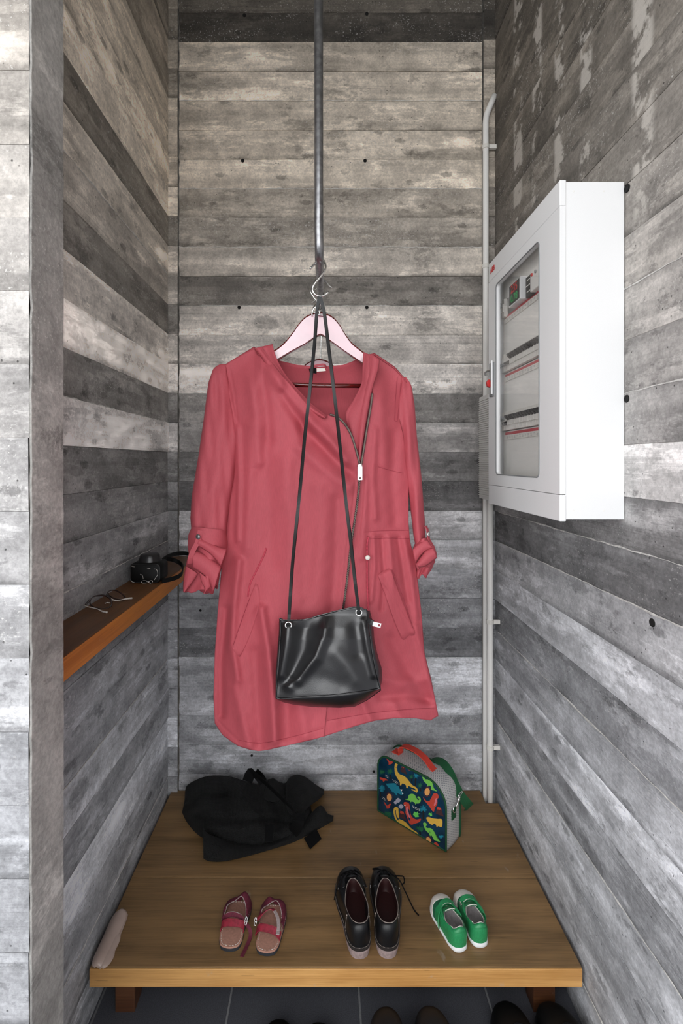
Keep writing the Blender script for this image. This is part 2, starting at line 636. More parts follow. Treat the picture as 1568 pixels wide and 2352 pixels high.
wall_back = slab('wall_back', XL - 0.2, XR + 0.2, YB + 0.0005, YB + 0.2, -0.1, TOPZ)
wall_left = slab('wall_left', XL - 0.2, XL - 0.0005, 0.832, YB, -0.1, TOPZ)
wall_right = slab('wall_right', XR + 0.0005, XR + 0.2, -0.7, YB, -0.1, TOPZ)
FX, FY0, FY1 = -0.440, 0.747, 0.832
wall_front = slab('wall_front', -2.6, FX - 0.012, FY0 + 0.0005, FY1, -0.1, TOPZ)
unseen_ceiling = slab('unseen_ceiling', -2.6, XR + 0.2, CEIL_Y, YB + 0.2, TOPZ, TOPZ + 0.2)

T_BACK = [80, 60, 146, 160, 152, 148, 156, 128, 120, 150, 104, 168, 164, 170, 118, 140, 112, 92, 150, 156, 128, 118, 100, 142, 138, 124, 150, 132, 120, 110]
T_LEFT = [120, 118, 132, 112, 148, 150, 158, 172, 112, 158, 140, 112, 172, 192, 118, 176, 112, 116, 128, 126, 116, 136, 138, 152, 134, 172, 134, 130, 150, 140]
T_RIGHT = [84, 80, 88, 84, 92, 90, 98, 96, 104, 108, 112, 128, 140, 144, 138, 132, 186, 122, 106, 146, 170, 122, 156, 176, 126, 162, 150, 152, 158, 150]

BXL, BXR = XL + 0.0465, XR - 0.0545
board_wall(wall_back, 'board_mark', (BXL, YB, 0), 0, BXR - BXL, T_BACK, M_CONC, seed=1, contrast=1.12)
board_wall(wall_left, 'board_mark', (XL, FY1 + 0.001, 0), math.pi / 2, YB - 0.014 - FY1, T_LEFT, M_CONC, seed=2, gain=1.95, contrast=1.28)
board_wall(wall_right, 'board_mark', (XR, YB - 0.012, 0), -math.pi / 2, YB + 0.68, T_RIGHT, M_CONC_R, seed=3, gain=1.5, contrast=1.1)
# narrow upright strips in the two corners, in lengths as tall as a board
board_wall(wall_left, 'corner_strip', (XL + 0.001, YB - 0.014, 0), 0, 0.0445, [t * 0.97 for t in T_LEFT], M_CONC, seed=4)
board_wall(wall_right, 'corner_strip', (BXR + 0.0015, YB - 0.012, 0), 0, 0.0525, [t * 0.85 for t in T_BACK], M_CONC, seed=5)
# front face of the wall end and its side
T_FRONT = [172, 180, 168, 176, 172, 180, 176, 170, 178, 174, 170, 178, 182, 176, 172, 178, 176, 172, 176, 174, 170, 172, 176, 170, 174, 172, 170, 172, 170, 168]
board_wall(wall_front, 'board_mark', (-1.3, FY0, 0), 0, 1.3 + FX - 0.0025, T_FRONT, M_CONC, seed=6, gain=0.85, c=0.0003)


FYF = FY0 - 0.010


def jagged_side():
    rnd = random.Random(5)
    rows = []
    n = 150
    for i in range(n + 1):
        z = TOPZ * i / n
        e0, e1 = rnd.uniform(-0.0012, 0.0012), rnd.uniform(-0.0016, 0.0008)
        if rnd.random() < 0.06:
            e0 += 0.002
        rows.append([(FX - 0.0032, FYF + e0 + 0.0022, z), (FX - 0.0022, FYF + e0 + 0.0010, z), (FX, FYF + 0.0030 + e0, z), (FX + rnd.uniform(-4e-4, 4e-4), (FYF + FY1) / 2, z),
                     (FX, FY1 - 0.002 + e1, z), (FX - 0.0025, FY1 + e1 + 0.0006, z), (FX - 0.012, FY1 + e1 + 0.0006, z)])
    bm = bmesh.new()
    grid(bm, rows)
    o = obj('upright_board_mark', bm, M_CONC_V, wall_front)
    o.color = (0.44, 0.425, 0.40, 1)


jagged_side()

# bottom strip of the left wall behind the bench edge is bright with lime; thin ridges of paste squeezed out of the joints
RIDGE_L = plain('cement_ridge', lin(204, 202, 198), 0.9, grain=0.2, scale=90)


def ridge(parent, a, b, normal, seed, r=0.0028):
    rnd = random.Random(seed)
    n = 60
    a, b, nn = Vector(a), Vector(b), Vector(normal)
    pts, rs = [], []
    for i in range(n + 1):
        pts.append(a.lerp(b, i / n) + Vector((0, 0, rnd.uniform(-0.0012, 0.0012))) + nn * 0.0006)
        rs.append(max(0.0004, r * (0.35 + 0.65 * rnd.random()) * (0.35 + 0.65 * abs(math.sin(i * 0.21 + seed)))))
    bm = bmesh.new()
    tube(bm, pts, rs, 5, up=nn)
    obj('cement_ridge', bm, RIDGE_L, parent)


def seam_z(k):
    return Z0 - PITCH * k


for k, s in ((6, 1), (8, 2), (10, 3), (13, 4), (3, 5)):
    ridge(wall_back, (BXL, YB - 0.010, seam_z(k)), (BXR, YB - 0.010, seam_z(k)), (0, -1, 0), s, 0.0018)
for k, s in ((14, 11), (9, 12), (19, 13), (18, 14), (22, 15), (26, 16)):
    ridge(wall_left, (XL + 0.010, 0.85, seam_z(k)), (XL + 0.010, YB - 0.03, seam_z(k)), (1, 0, 0), s, 0.0026)
for k, s in ((17, 21), (18, 22), (21, 23), (24, 24), (12, 25), (14, 26), (27, 27)):
    ridge(wall_right, (XR - 0.010, 0.5, seam_z(k)), (XR - 0.010, YB - 0.06, seam_z(k)), (-1, 0, 0), s, 0.0028)
# rough crack in the rear left corner: a ragged bead of paste
rnd = random.Random(3)
pts = [Vector((BXL + rnd.uniform(-0.002, 0.002), YB - 0.011 + rnd.uniform(-0.001, 0.001), TOPZ * i / 160)) for i in range(161)]
bm = bmesh.new()
tube(bm, pts, [rnd.uniform(0.0006, 0.0030) for _ in pts], 5)
obj('corner_bead', bm, M_RAW, wall_back)


def hole(parent, c, normal, r):
    bm = bmesh.new()
    nn = Vector(normal)
    lathe(bm, Vector(c) - nn * 0.004, nn, [(r * 1.15, 0), (r * 1.15, 0.0052), (r * 1.05, 0.0060), (r * 0.95, 0.0058), (r * 0.85, 0.0050), (r * 0.3, 0.0048)], 14)
    obj('form_tie_hole', bm, M_HOLE, parent)


for px, py in ((561, 35), (842, 32), (557, 369), (838, 369), (549, 706), (842, 706), (460, 1402), (858, 1772), (578, 1735)):
    hole(wall_back, P(px, py, YB - 0.0105), (0, -1, 0), 0.0055 if py < 800 else 0.004)
for y, z in ((1.036, 1.968), (1.036, 1.525), (0.955, 1.08)):
    hole(wall_right, (XR - 0.0105, y, z), (-1, 0, 0), 0.0072)

# floor of dark tiles with grey joints
floor = structure(obj('floor', (lambda b: (box(b, -3.0, 3.0, -4.0, YB + 0.2, -0.1, -0.0015), b)[1])(bmesh.new()), M_GROUT))
TX = [-0.9135 + 0.3345 * i for i in range(6)]
TY = [-0.15, 0.50, 1.10, 1.70, 1.858]
tile_cache = {}
for i in range(len(TX) - 1):
    for j in range(len(TY) - 1):
        x0, x1 = max(TX[i], -0.6), min(TX[i + 1], XR - 0.002)
        if TY[j + 1] <= FY1:
            x0 = TX[i]
        w, d = x1 - x0 - 0.005, TY[j + 1] - TY[j] - 0.005
        key = (round(w, 3), round(d, 3))
        if key not in tile_cache:
            bm = bmesh.new()
            box(bm, 0.0, w, 0.0, d, -0.006, 0.0)
            o = obj('floor_tile', bm, M_TILE, floor, bevel=0.0012)
            tile_cache[key] = o
        else:
            o = tile_cache[key].copy()
            COL.objects.link(o)
            o.parent = floor
        o.location = (x0 + 0.0025, TY[j] + 0.0025, 0)

# ------------------------------------------------------------------ bench
BZ = 0.159
BX0, BX1, BY0, BY1, BT = -0.573, 0.6285, 1.20, 1.846, 0.0457
bench = thing('bench', (0.03, 1.5, 0), 'low brown wooden bench with worn top filling the concrete niche', 'bench')
YJ = 1.46
bm = bmesh.new()
box(bm, BX0, BX1, BY0, YJ - 0.0004, BZ - BT, BZ)
obj('bench_plank', bm, M_WOOD, bench, bevel=0.003)
bm = bmesh.new()
prism(bm, [(BX0, YJ + 0.0004, BZ - BT), (BX1, YJ + 0.0004, BZ - BT), (BX1, 1.777, BZ - BT), (0.583, 1.777, BZ - BT), (0.583, BY1, BZ - BT), (BX0, BY1, BZ - BT)], (0, 0, BT))
obj('bench_plank', bm, M_WOOD, bench, bevel=0.002)
bm = bmesh.new()
box(bm, BX0 + 0.001, BX1 - 0.001, BY0 - 0.0035, BY0 + 0.0005, BZ - BT + 0.0006, BZ - 0.0012)
obj('front_painted_light', bm, M_WOOD_LIT, bench, bevel=0.0015)  # thin added strip that paints the front of the planks as lit
for x0, x1 in ((-0.529, -0.4796), (0.528, 0.583)):
    for y0 in (1.243, 1.74):
        bm = bmesh.new()
        box(bm, x0, x1, y0, y0 + 0.05, 0, BZ - BT)
        obj('leg', bm, M_LEG, bench, bevel=0.002)
    bm = bmesh.new()
    box(bm, x0 + 0.012, x1 - 0.012, 1.293, 1.74, BZ - BT - 0.032, BZ - BT)
    obj('cross_rail', bm, M_LEG, bench)

# ------------------------------------------------------------------ wall shelf
SZ, SX, ST = 1.038, -0.471, 0.0435
shelf = thing('wall_shelf', (-0.53, 1.3, SZ - ST), 'narrow orange stained wooden wall shelf holding the eyeglasses and camera case', 'shelf')
bm = bmesh.new()
box(bm, XL + 0.0115, SX - 0.003, FY1 + 0.002, YB - 0.016, SZ - ST, SZ)
so = obj('shelf_board', bm, M_SHELF, shelf, bevel=0.0015)
# turn the grain along the shelf
so.data.transform(Matrix.Rotation(-math.pi / 2, 4, 'Z'))
so.matrix_basis = Matrix.Rotation(math.pi / 2, 4, 'Z')
bm = bmesh.new()
box(bm, SX - 0.003, SX, FY1 + 0.002, YB - 0.016, SZ - ST, SZ - 0.0006)
se = obj('shelf_painted_light', bm, M_SHELF_LIT, shelf, bevel=0.0008)  # added strip, paints the shelf front brighter than its top
se.data.transform(Matrix.Rotation(-math.pi / 2, 4, 'Z'))
se.matrix_basis = Matrix.Rotation(math.pi / 2, 4, 'Z')
# ------------------------------------------------------------------ electrical cabinet on the right wall
CXF, CXW = 0.4975, XR - 0.0115             # door front, wall face
CY0, CY1, CZ0, CZ1 = 1.043, 1.491, 1.2665, 1.988
cab = thing('electrical_cabinet', (CXW, 1.26, CZ0), 'white metal electrical cabinet with glazed door on the right concrete wall', 'cabinet')


def yz_prism(bm, pts, x0, x1, mat=0):
    return prism(bm, [(x0, y, z) for y, z in pts], (x1 - x0, 0, 0), mat)


def plate_with_hole(bm, x0, x1, outer, inner):
    """plate between x0 and x1 in the y-z plane; outer rectangle, inner rounded outline"""
    y0, y1, z0, z1 = outer
    cy, cz = (inner[0][0] + inner[len(inner) // 2][0]) / 2, sum(p[1] for p in inner) / len(inner)
    ring = []
    for (y, z) in inner:
        dy, dz = y - cy, z - cz
        t = min((y1 - cy) / dy if dy > 1e-9 else ((y0 - cy) / dy if dy < -1e-9 else 9e9), (z1 - cz) / dz if dz > 1e-9 else ((z0 - cz) / dz if dz < -1e-9 else 9e9))
        ring.append([cy + dy * t, cz + dz * t])
    for cyy, czz in ((y0, z0), (y0, z1), (y1, z0), (y1, z1)):
        k = min(range(len(ring)), key=lambda i: (ring[i][0] - cyy) ** 2 + (ring[i][1] - czz) ** 2)
        ring[k] = [cyy, czz]
    rows = []
    for x, src in ((x0, ring), (x0, inner), (x1, inner), (x1, ring), (x0, ring)):
        rows.append([(x, y, z) for y, z in src])
    vs = grid(bm, rows, close_u=True)
    bmesh.ops.remove_doubles(bm, verts=bm.verts[:], dist=1e-6)


bm = bmesh.new()
BXF = 0.5105                                # front of the housing behind the door
box(bm, BXF, CXW, CY0, CY0 + 0.0018, CZ0 + 0.004, CZ1 - 0.002)
box(bm, BXF, CXW, CY1 - 0.0018, CY1, CZ0 + 0.004, CZ1 - 0.002)
box(bm, BXF, CXW, CY0 + 0.0018, CY1 - 0.0018, CZ1 - 0.0038, CZ1 - 0.002)
box(bm, BXF, CXW, CY0 + 0.0018, CY1 - 0.0018, CZ0 + 0.004, CZ0 + 0.0058)
box(bm, CXW - 0.002, CXW, CY0 + 0.0018, CY1 - 0.0018, CZ0 + 0.0058, CZ1 - 0.0038)
obj('housing', bm, M_WHITE, cab, bevel=0.0006)
for z in (CZ0 + 0.022, CZ1 - 0.022):
    for x in (0.528, 0.592):
        bm = bmesh.new()
        lathe(bm, (x, CY0 + 0.0004, z), (0, -1, 0), [(0.0021, 0), (0.0019, 0.0007), (0.001, 0.0009)], 12)
        obj('rivet', bm, M_PVC, cab)
for z0, z1, nm in ((1.9345, CZ1 + 0.0015, 'upper_cover'), (CZ0 - 0.0005, 1.3222, 'lower_cover')):
    bm = bmesh.new()
    box(bm, CXF, BXF + 0.001, CY0 - 0.002, CY1 + 0.001, z0, z1)
    obj(nm, bm, M_WHITE, cab, bevel=0.002)
WY0, WY1, WZ0, WZ1 = 1.140, 1.427, 1.356, 1.905
door = None
bm = bmesh.new()
win = round_rect(WY0, WY1, WZ0, WZ1, 0.012, 4)
# extra points along the straight sides so that the frame stays flat
dense = []
for i, p in enumerate(win):
    q = win[(i + 1) % len(win)]
    dense.append(p)
    if math.dist(p, q) > 0.05:
        for s in range(1, 8):
            dense.append((p[0] + (q[0] - p[0]) * s / 8, p[1] + (q[1] - p[1]) * s / 8))
plate_with_hole(bm, CXF, BXF - 0.001, (CY0 - 0.002, CY1 + 0.002, 1.3235, 1.9332), dense)
door = obj('door', bm, M_WHITE, cab)
bm = bmesh.new()
ed = [Vector((CXF - 0.0004, y, z)) for y, z in dense]
tube(bm, ed, 0.0016, 6, closed=True)
obj('window_gasket', bm, M_GREYP, door)
bm = bmesh.new()
box(bm, CXF + 0.006, CXF + 0.0085, WY0 - 0.01, WY1 + 0.01, WZ0 - 0.01, WZ1 + 0.01)
obj('window_pane', bm, M_GLASS, door)
# latch: plate, lever, red catch
LY = 1.457
bm = bmesh.new()
box(bm, CXF - 0.006, CXF, LY - 0.016, LY + 0.012, 1.585, 1.685)
obj('latch_plate', bm, M_GREYP, door, bevel=0.001)
bm = bmesh.new()
box(bm, CXF - 0.0105, CXF - 0.006, LY - 0.020, LY - 0.012, 1.590, 1.688)
obj('latch_grip', bm, M_WHITE, door, bevel=0.0015)
bm = bmesh.new()
tube(bm, [(CXF - 0.006, LY - 0.002, 1.662), (CXF - 0.012, LY + 0.008, 1.663), (CXF - 0.016, LY + 0.020, 1.659), (CXF - 0.010, LY + 0.034, 1.655), (CXF - 0.002, LY + 0.036, 1.654)], 0.0032, 8)
obj('latch_lever', bm, M_CHROME, door)
bm = bmesh.new()
prism(bm, [(CXF - 0.007, LY - 0.004, 1.612), (CXF - 0.016, LY - 0.004, 1.616), (CXF - 0.018, LY - 0.004, 1.628), (CXF - 0.012, LY - 0.004, 1.636), (CXF - 0.007, LY - 0.004, 1.632)], (0, 0.012, 0))
obj('catch', bm, M_REDP, door, bevel=0.001)['label'] = 'small red catch'


def text(name, s, size, loc, rot, mat, parent, depth=0.0003, bold=False):
    cu = bpy.data.curves.new(name, 'FONT')
    cu.body = s
    cu.size = size
    cu.extrude = depth
    cu.offset = 0.0006 * size / 0.02 if bold else 0
    cu.align_x = 'CENTER'
    cu.align_y = 'CENTER'
    tmp = bpy.data.objects.new(name, cu)
    me = bpy.data.meshes.new_from_object(tmp)
    bpy.data.objects.remove(tmp)
    me.materials.clear()
    me.materials.append(mat)
    o = bpy.data.objects.new(name, me)
    COL.objects.link(o)
    if parent:
        attach(o, parent)
    o.matrix_basis = Matrix.Translation(Vector(loc)) @ rot
    return o


# the x axis of lettering runs towards the viewer (-y), its face looks along -x
R_SIDE = Matrix(((0, 0, -1, 0), (-1, 0, 0, 0), (0, 1, 0, 0), (0, 0, 0, 1)))
text('lettering', 'ABB', 0.021, (CXF - 0.0006, 1.457, 1.9615), R_SIDE, M_REDP, cab, bold=True)
# inside: pale cover plates and the three rows of breakers
PX = 0.538
RX = 0.527


def breaker_mesh(bm, y0, y1, zc, lever_up):
    box(bm, RX, PX, y0 + 0.0004, y1 - 0.0004, zc - 0.026, zc + 0.026)
    box(bm, RX - 0.004, RX, y0 + 0.001, y1 - 0.001, zc - 0.012, zc + 0.012)


rows = ((1.8445, 1.8207), (1.6815, 1.648), (1.510, 1.477))
cuts = [CZ0 + 0.012] + [z for r in rows[::-1] for z in (r[0] - 0.028, r[0] + 0.028)] + [CZ1 - 0.012]
for a, b in zip(cuts[0::2], cuts[1::2]):
    bm = bmesh.new()
    box(bm, PX, PX + 0.0015, CY0 + 0.006, CY1 - 0.010, a, b)
    obj('cover_plate', bm, M_PLATE, cab, bevel=0.0006)
for ri, (zc, zr) in enumerate(rows):
    bm = bmesh.new()
    box(bm, PX - 0.001, PX, 1.12, 1.462, zr - 0.0055, zr + 0.002)
    obj('red_strip', bm, M_REDINK, cab)
    bm = bmesh.new()
    box(bm, PX - 0.004, PX, 1.12, 1.462, zr - 0.020, zr - 0.006)
    obj('label_strip', bm, M_OFFW, cab, bevel=0.0006)
    bm = bmesh.new()
    for t in range(17):
        y = 1.135 + 0.0185 * t
        for w in range(2 + t % 3):
            box(bm, PX - 0.0043, PX - 0.004, y + 0.002, y + 0.012 - 0.002 * (w % 2), zr - 0.011 - 0.0028 * w, zr - 0.0103 - 0.0028 * w)
    lab = obj('fine_print', bm, M_GREYP, cab)
    lab['kind'] = 'stuff'
    y = 1.462
    W = 0.0178
    k = 0
    while y > 1.125:
        y0 = y - W
        first_row = ri == 0
        if first_row and 1 <= k <= 15:
            k += 1
            y = y0
            continue
        bm = bmesh.new()
        breaker_mesh(bm, y0, y, zc, True)
        br = obj('breaker', bm, M_OFFW, cab, bevel=0.0006)
        yc = (y0 + y) / 2
        up = not ((ri == 1 and k < 4) or (ri == 2 and k == 2))
        dz = 0.007 if up else -0.007
        bm = bmesh.new()
        prism(bm, [(RX - 0.004, y0 + 0.0025, zc - 0.006 + dz), (RX - 0.013, y0 + 0.0025, zc - 0.003 + dz * 1.5), (RX - 0.015, y0 + 0.0025, zc + 0.004 + dz * 1.5), (RX - 0.004, y0 + 0.0025, zc + 0.006 + dz)], (0, W - 0.005, 0))
        obj('toggle', bm, M_BLACKP if not (k < 2 and ri != 1) else M_GREYP, br, bevel=0.0006)
        y = y0
        k += 1
# row one: digital meter and a small relay
bm = bmesh.new()
box(bm, RX - 0.010, PX, 1.300, 1.382, 1.8235, 1.8835)
meter = obj('digital_meter', bm, M_WHITE, cab, bevel=0.0012)
bm = bmesh.new()
box(bm, RX - 0.0106, RX - 0.010, 1.306, 1.376, 1.827, 1.880)
obj('display', bm, M_BLACKP, meter)
text('red_reading', '235', 0.031, (RX - 0.0108, 1.341, 1.8665), R_SIDE, M_LEDR, meter)
text('green_reading', '0.78', 0.028, (RX - 0.0108, 1.341, 1.8405), R_SIDE, M_LEDG, meter)
bm = bmesh.new()
box(bm, RX, PX, 1.250, 1.290, 1.820, 1.873)
rel = obj('dark_relay', bm, M_BLACKP, cab, bevel=0.001)
bm = bmesh.new()
for z, w in ((1.862, 0.018), (1.848, 0.026), (1.832, 0.02)):
    box(bm, RX - 0.0004, RX, 1.262, 1.262 + w, z, z + 0.0025)
rp = obj('fine_print', bm, M_PVC, rel)
rp['kind'] = 'stuff'
bm = bmesh.new()
box(bm, RX - 0.006, PX, 1.180, 1.248, 1.8215, 1.876)
rel2 = obj('timer_module', bm, M_PLATE, cab, bevel=0.002)
for y, m in ((1.236, M_REDP), (1.214, M_GREYP)):
    bm = bmesh.new()
    lathe(bm, (RX - 0.006, y, 1.862), (-1, 0, 0), [(0.0045, 0), (0.004, 0.0025), (0.001, 0.0028)], 12)
    obj('button', bm, m, rel2)

# cable that comes out on top
bm = bmesh.new()
tube(bm, spline([(0.548, 1.20, CZ1 - 0.01), (0.552, 1.205, CZ1 + 0.008), (0.575, 1.20, CZ1 + 0.016), (0.600, 1.17, CZ1 + 0.012), (0.6215, 1.13, CZ1 + 0.002)], 24), 0.005, 8)
obj('cable', bm, M_BLACKP, cab)

# ------------------------------------------------------------------ louvred box in the corner and the conduits
LX0, LX1, LY0, LY1, LZ0, LZ1 = 0.553, XR - 0.0115, 1.56, 1.770, 1.262, 1.623
lb = thing('louvred_box', (0.6, 1.7, LZ0), 'grey louvred plastic box in the rear corner behind the white cabinet', 'vent box')
bm = bmesh.new()
box(bm, LX0 + 0.003, LX1, LY0, LY1, LZ0, LZ1)
obj('box_body', bm, M_LOUV, lb, bevel=0.002)
sl = None
for i in range(46):
    z = LZ0 + 0.010 + i * (LZ1 - LZ0 - 0.02) / 46
    if sl is None:
        bm = bmesh.new()
        prism(bm, [(LX0 + 0.0032, LY0 + 0.004, 0), (LX0 - 0.0006, LY0 + 0.004, 0.0008), (LX0 + 0.0005, LY0 + 0.004, 0.0045), (LX0 + 0.0032, LY0 + 0.004, 0.0052)], (0, LY1 - LY0 - 0.008, 0))
        sl = obj('slat', bm, M_LOUV, lb)
        sl.location.z = z
    else:
        c = sl.copy()
        COL.objects.link(c)
        c.location.z = z


def conduit(label, path, r, clips):
    c = thing('conduit', (path[-1][0], path[-1][1], path[-1][2]), label, 'pipe')
    bm = bmesh.new()
    tube(bm, path, r, 16)
    obj('pipe', bm, M_PVC, c, smooth_shade=True)
    for z in clips:
        bm = bmesh.new()
        x, y = path[-1][0], path[-1][1]
        lathe(bm, (x, y, z - 0.007), (0, 0, 1), [(r + 0.0005, 0), (r + 0.003, 0), (r + 0.003, 0.014), (r + 0.0005, 0.014)], 16)
        box(bm, x + r, XR - 0.0105, y - 0.006, y + 0.006, z - 0.007, z + 0.007)
        obj('clip', bm, M_OFFW, c)
    return c


A0 = P(1115, 300, 1.825)
conduit('upper ivory conduit bending into the right wall above the cabinet',
        spline([P(1133, 222, 1.825) + Vector((0.004, 0, 0.004)), P(1129, 237, 1.825), P(1120, 252, 1.825), P(1115.5, 275, 1.825), A0, (A0.x, 1.825, 2.2), (A0.x, 1.825, 1.9), (A0.x, 1.825, LZ0), (A0.x, 1.825, 0.8), (A0.x, 1.825, 0.0005)], 70), 0.0108,
        [1.393 + 722 * 1.825 / FPX, 1.393 + 448 * 1.825 / FPX])
BX = P(1125, 1300, 1.79).x
conduit('thicker pale conduit running from the cabinet down to the bench corner', [(BX, 1.790, 1.2615), (BX, 1.790, 0.9), (BX, 1.790, 0.5), (BX, 1.790, 0.0005)], 0.0108,
        [1.393 - 368 * 1.79 / FPX, 1.393 - 656 * 1.79 / FPX])

# ------------------------------------------------------------------ steel rail, hooks, hangers
RAILZ = EYE + 0.429
rail = thing('hanging_rail', (-0.012, 1.02, TOPZ), 'bent raw steel pipe coming down from above that carries the hooks', 'rail')
pts = [(-0.0128, 1.02, TOPZ)] + [(-0.0118, 1.02, RAILZ + 0.05)]
for i in range(9):
    a = math.pi / 2 * i / 8
    pts.append((-0.0112, 1.02 + 0.028 * (1 - math.cos(a)), RAILZ + 0.028 * (1 - math.sin(a))))
pts += [(-0.0105, 1.2, RAILZ), (-0.0095, 1.55, RAILZ)]
bm = bmesh.new()
tube(bm, pts, 0.0092, 20)
obj('pipe', bm, M_STEEL, rail, smooth_shade=True)
bm = bmesh.new()
lathe(bm, (-0.0128, 1.02, TOPZ - 0.006), (0, 0, 1), [(0.03, 0), (0.032, 0.003), (0.032, 0.006)], 24)
obj('ceiling_flange', bm, M_STEEL, rail)


def wire(name, label, pix, r, cat='hook', parent=None):
    bm = bmesh.new()
    tube(bm, spline([P(*p) for p in pix], 60), r, 8)
    o = obj(name, bm, M_CHROME, parent, smooth_shade=True)
    if parent is None:
        tag(o, label, cat)
    return o


wire('s_hook', 'frontmost metal hook on the rail, carrying the black handbag straps',
     [(712, 617, 1.058), (719, 610, 1.062), (727, 600, 1.066), (735, 594, 1.070), (743, 598, 1.068), (747.5, 610, 1.063), (746, 620, 1.058), (737, 634, 1.053), (725, 648, 1.050), (718, 660, 1.049), (718, 668, 1.049), (723, 676, 1.050), (731, 680, 1.052), (740, 680, 1.054), (748, 676, 1.056), (754.5, 671, 1.057)], 0.0021)
wire('s_hook', 'second metal hook on the rail, its open end turned to the conduit side',
     [(762, 661, 1.163), (756, 656, 1.165), (750, 648.5, 1.168), (742, 642, 1.172), (735, 637, 1.175), (726, 640, 1.172), (719, 649, 1.166), (713, 659, 1.160), (713, 670, 1.156), (718, 679, 1.155), (724, 688, 1.156), (730, 696, 1.160), (737, 702, 1.164)], 0.0018)
wire('s_hook', 'third metal hook on the rail, holding the coat hanger',
     [(717, 673, 1.245), (721, 668, 1.248), (727, 663, 1.25), (735, 659, 1.252), (741, 662, 1.25), (744, 670, 1.245), (742, 678, 1.238), (733, 690, 1.228), (724, 700, 1.215), (720, 708, 1.205), (721, 716, 1.198), (730, 722, 1.196), (742, 724, 1.196), (750, 719, 1.198)], 0.0019)
wire('s_hook', 'rearmost metal hook on the rail, holding the second hanger',
     [(716, 695, 1.360), (722, 691, 1.362), (729, 687, 1.364), (737, 684, 1.366), (743, 688, 1.364), (744.5, 697, 1.360), (741, 706, 1.356), (734, 716, 1.352), (731, 728, 1.350), (733, 736, 1.350), (741, 738, 1.350), (748, 735, 1.351)], 0.0018)


def hanger(name, label, Yc, px0, py0, k, tilt, full):
    """wooden hanger; px0, py0 = pixel of its top at distance Yc; k = size relative to the front hanger"""
    h = thing(name, P(px0, py0, Yc), label, 'hanger')
    top = [(-212, 150), (-196, 138), (-160, 117), (-110, 92), (-92, 82), (-74, 66), (-58, 46), (-44, 26), (-30, 11), (-14, 3), (2, 0), (18, 3), (34, 12), (48, 28), (60, 48), (76, 70), (100, 90), (140, 124), (180, 152), (186, 157)]
    bot = [(-212, 166), (-196, 158), (-160, 139), (-110, 114), (-95, 105), (-60, 84), (-30, 68), (-6, 51), (4, 46), (12, 49), (30, 63), (60, 85), (100, 112), (140, 142), (180, 166), (186, 168)]
    sc = Yc / FPX * k
    base = P(px0, py0, Yc)
    xs = np.linspace(-200, 186, 150)
    zt = np.interp(xs, *zip(*[(v.x, v.y) for v in spline([(a, b, 0) for a, b in top], 400)]))
    zb = np.interp(xs, *zip(*bot))
    bm = bmesh.new()
    T = 0.0065
    rows = []
    for x, a, b in zip(xs, zt, zb):
        bow = 0.0
        row = []
        for f in np.linspace(0, 1, 7):
            z = -(a + (b - a) * f) * sc
            row.append(base + Vector((x * sc, -T - bow + z * math.tan(tilt), z)))
        rows.append(row)
    grid(bm, rows)
    obj('hanger_face', bm, M_GLARE, h, smooth_shade=True)  # front of the dark red hanger, glare painted as an even pink
    bm = bmesh.new()
    rows = []
    for x, a, b in zip(xs, zt, zb):
        bow = 0.0
        za, zz = -a * sc, -b * sc
        q = lambda z, y: base + Vector((x * sc, y - bow + z * math.tan(tilt), z))
        rows.append([q(za, -T - 0.0001), q(za + 0.0042, -T + 0.0012), q(za + 0.0042, T - 0.002), q(za, T), q(zz, T), q(zz - 0.0026, T - 0.002), q(zz - 0.0026, -T + 0.0012), q(zz, -T - 0.0001)])
    vs = grid(bm, rows)
    bm.faces.new(vs[0])
    bm.faces.new(vs[-1][::-1])
    obj('hanger_body', bm, M_MAHOG, h, smooth_shade=False)
    if full:
        zbar = EYE - (886 - CY) * Yc / FPX
        bm = bmesh.new()
        tube(bm, [(base.x - 0.165, Yc - 0.012, zbar + 0.005), (base.x, Yc - 0.002, zbar), (base.x + 0.165, Yc - 0.012, zbar - 0.003)], 0.0055, 14)
        obj('trouser_bar', bm, M_MAHOG, h, smooth_shade=True)
    return h


h1 = hanger('coat_hanger', 'dark red wooden hanger with glare painted on its front, holding the coat', 1.207, 731, 722, 1.0, math.radians(1.5), True)
wire('hanger_hook', '', [(734, 724, 1.19), (733, 716, 1.19), (727, 706, 1.192), (721, 708, 1.194), (717.5, 716, 1.195), (716, 722, 1.195), (718, 724, 1.195)], 0.0019, parent=h1)
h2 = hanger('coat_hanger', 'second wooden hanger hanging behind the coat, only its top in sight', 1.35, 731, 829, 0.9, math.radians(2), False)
wire('hanger_hook', '', [(736, 832, 1.35), (736.5, 815, 1.35), (737, 790, 1.35), (737.5, 765, 1.35), (738, 745, 1.35), (740, 737, 1.35), (744, 733, 1.352)], 0.0017, parent=h2)
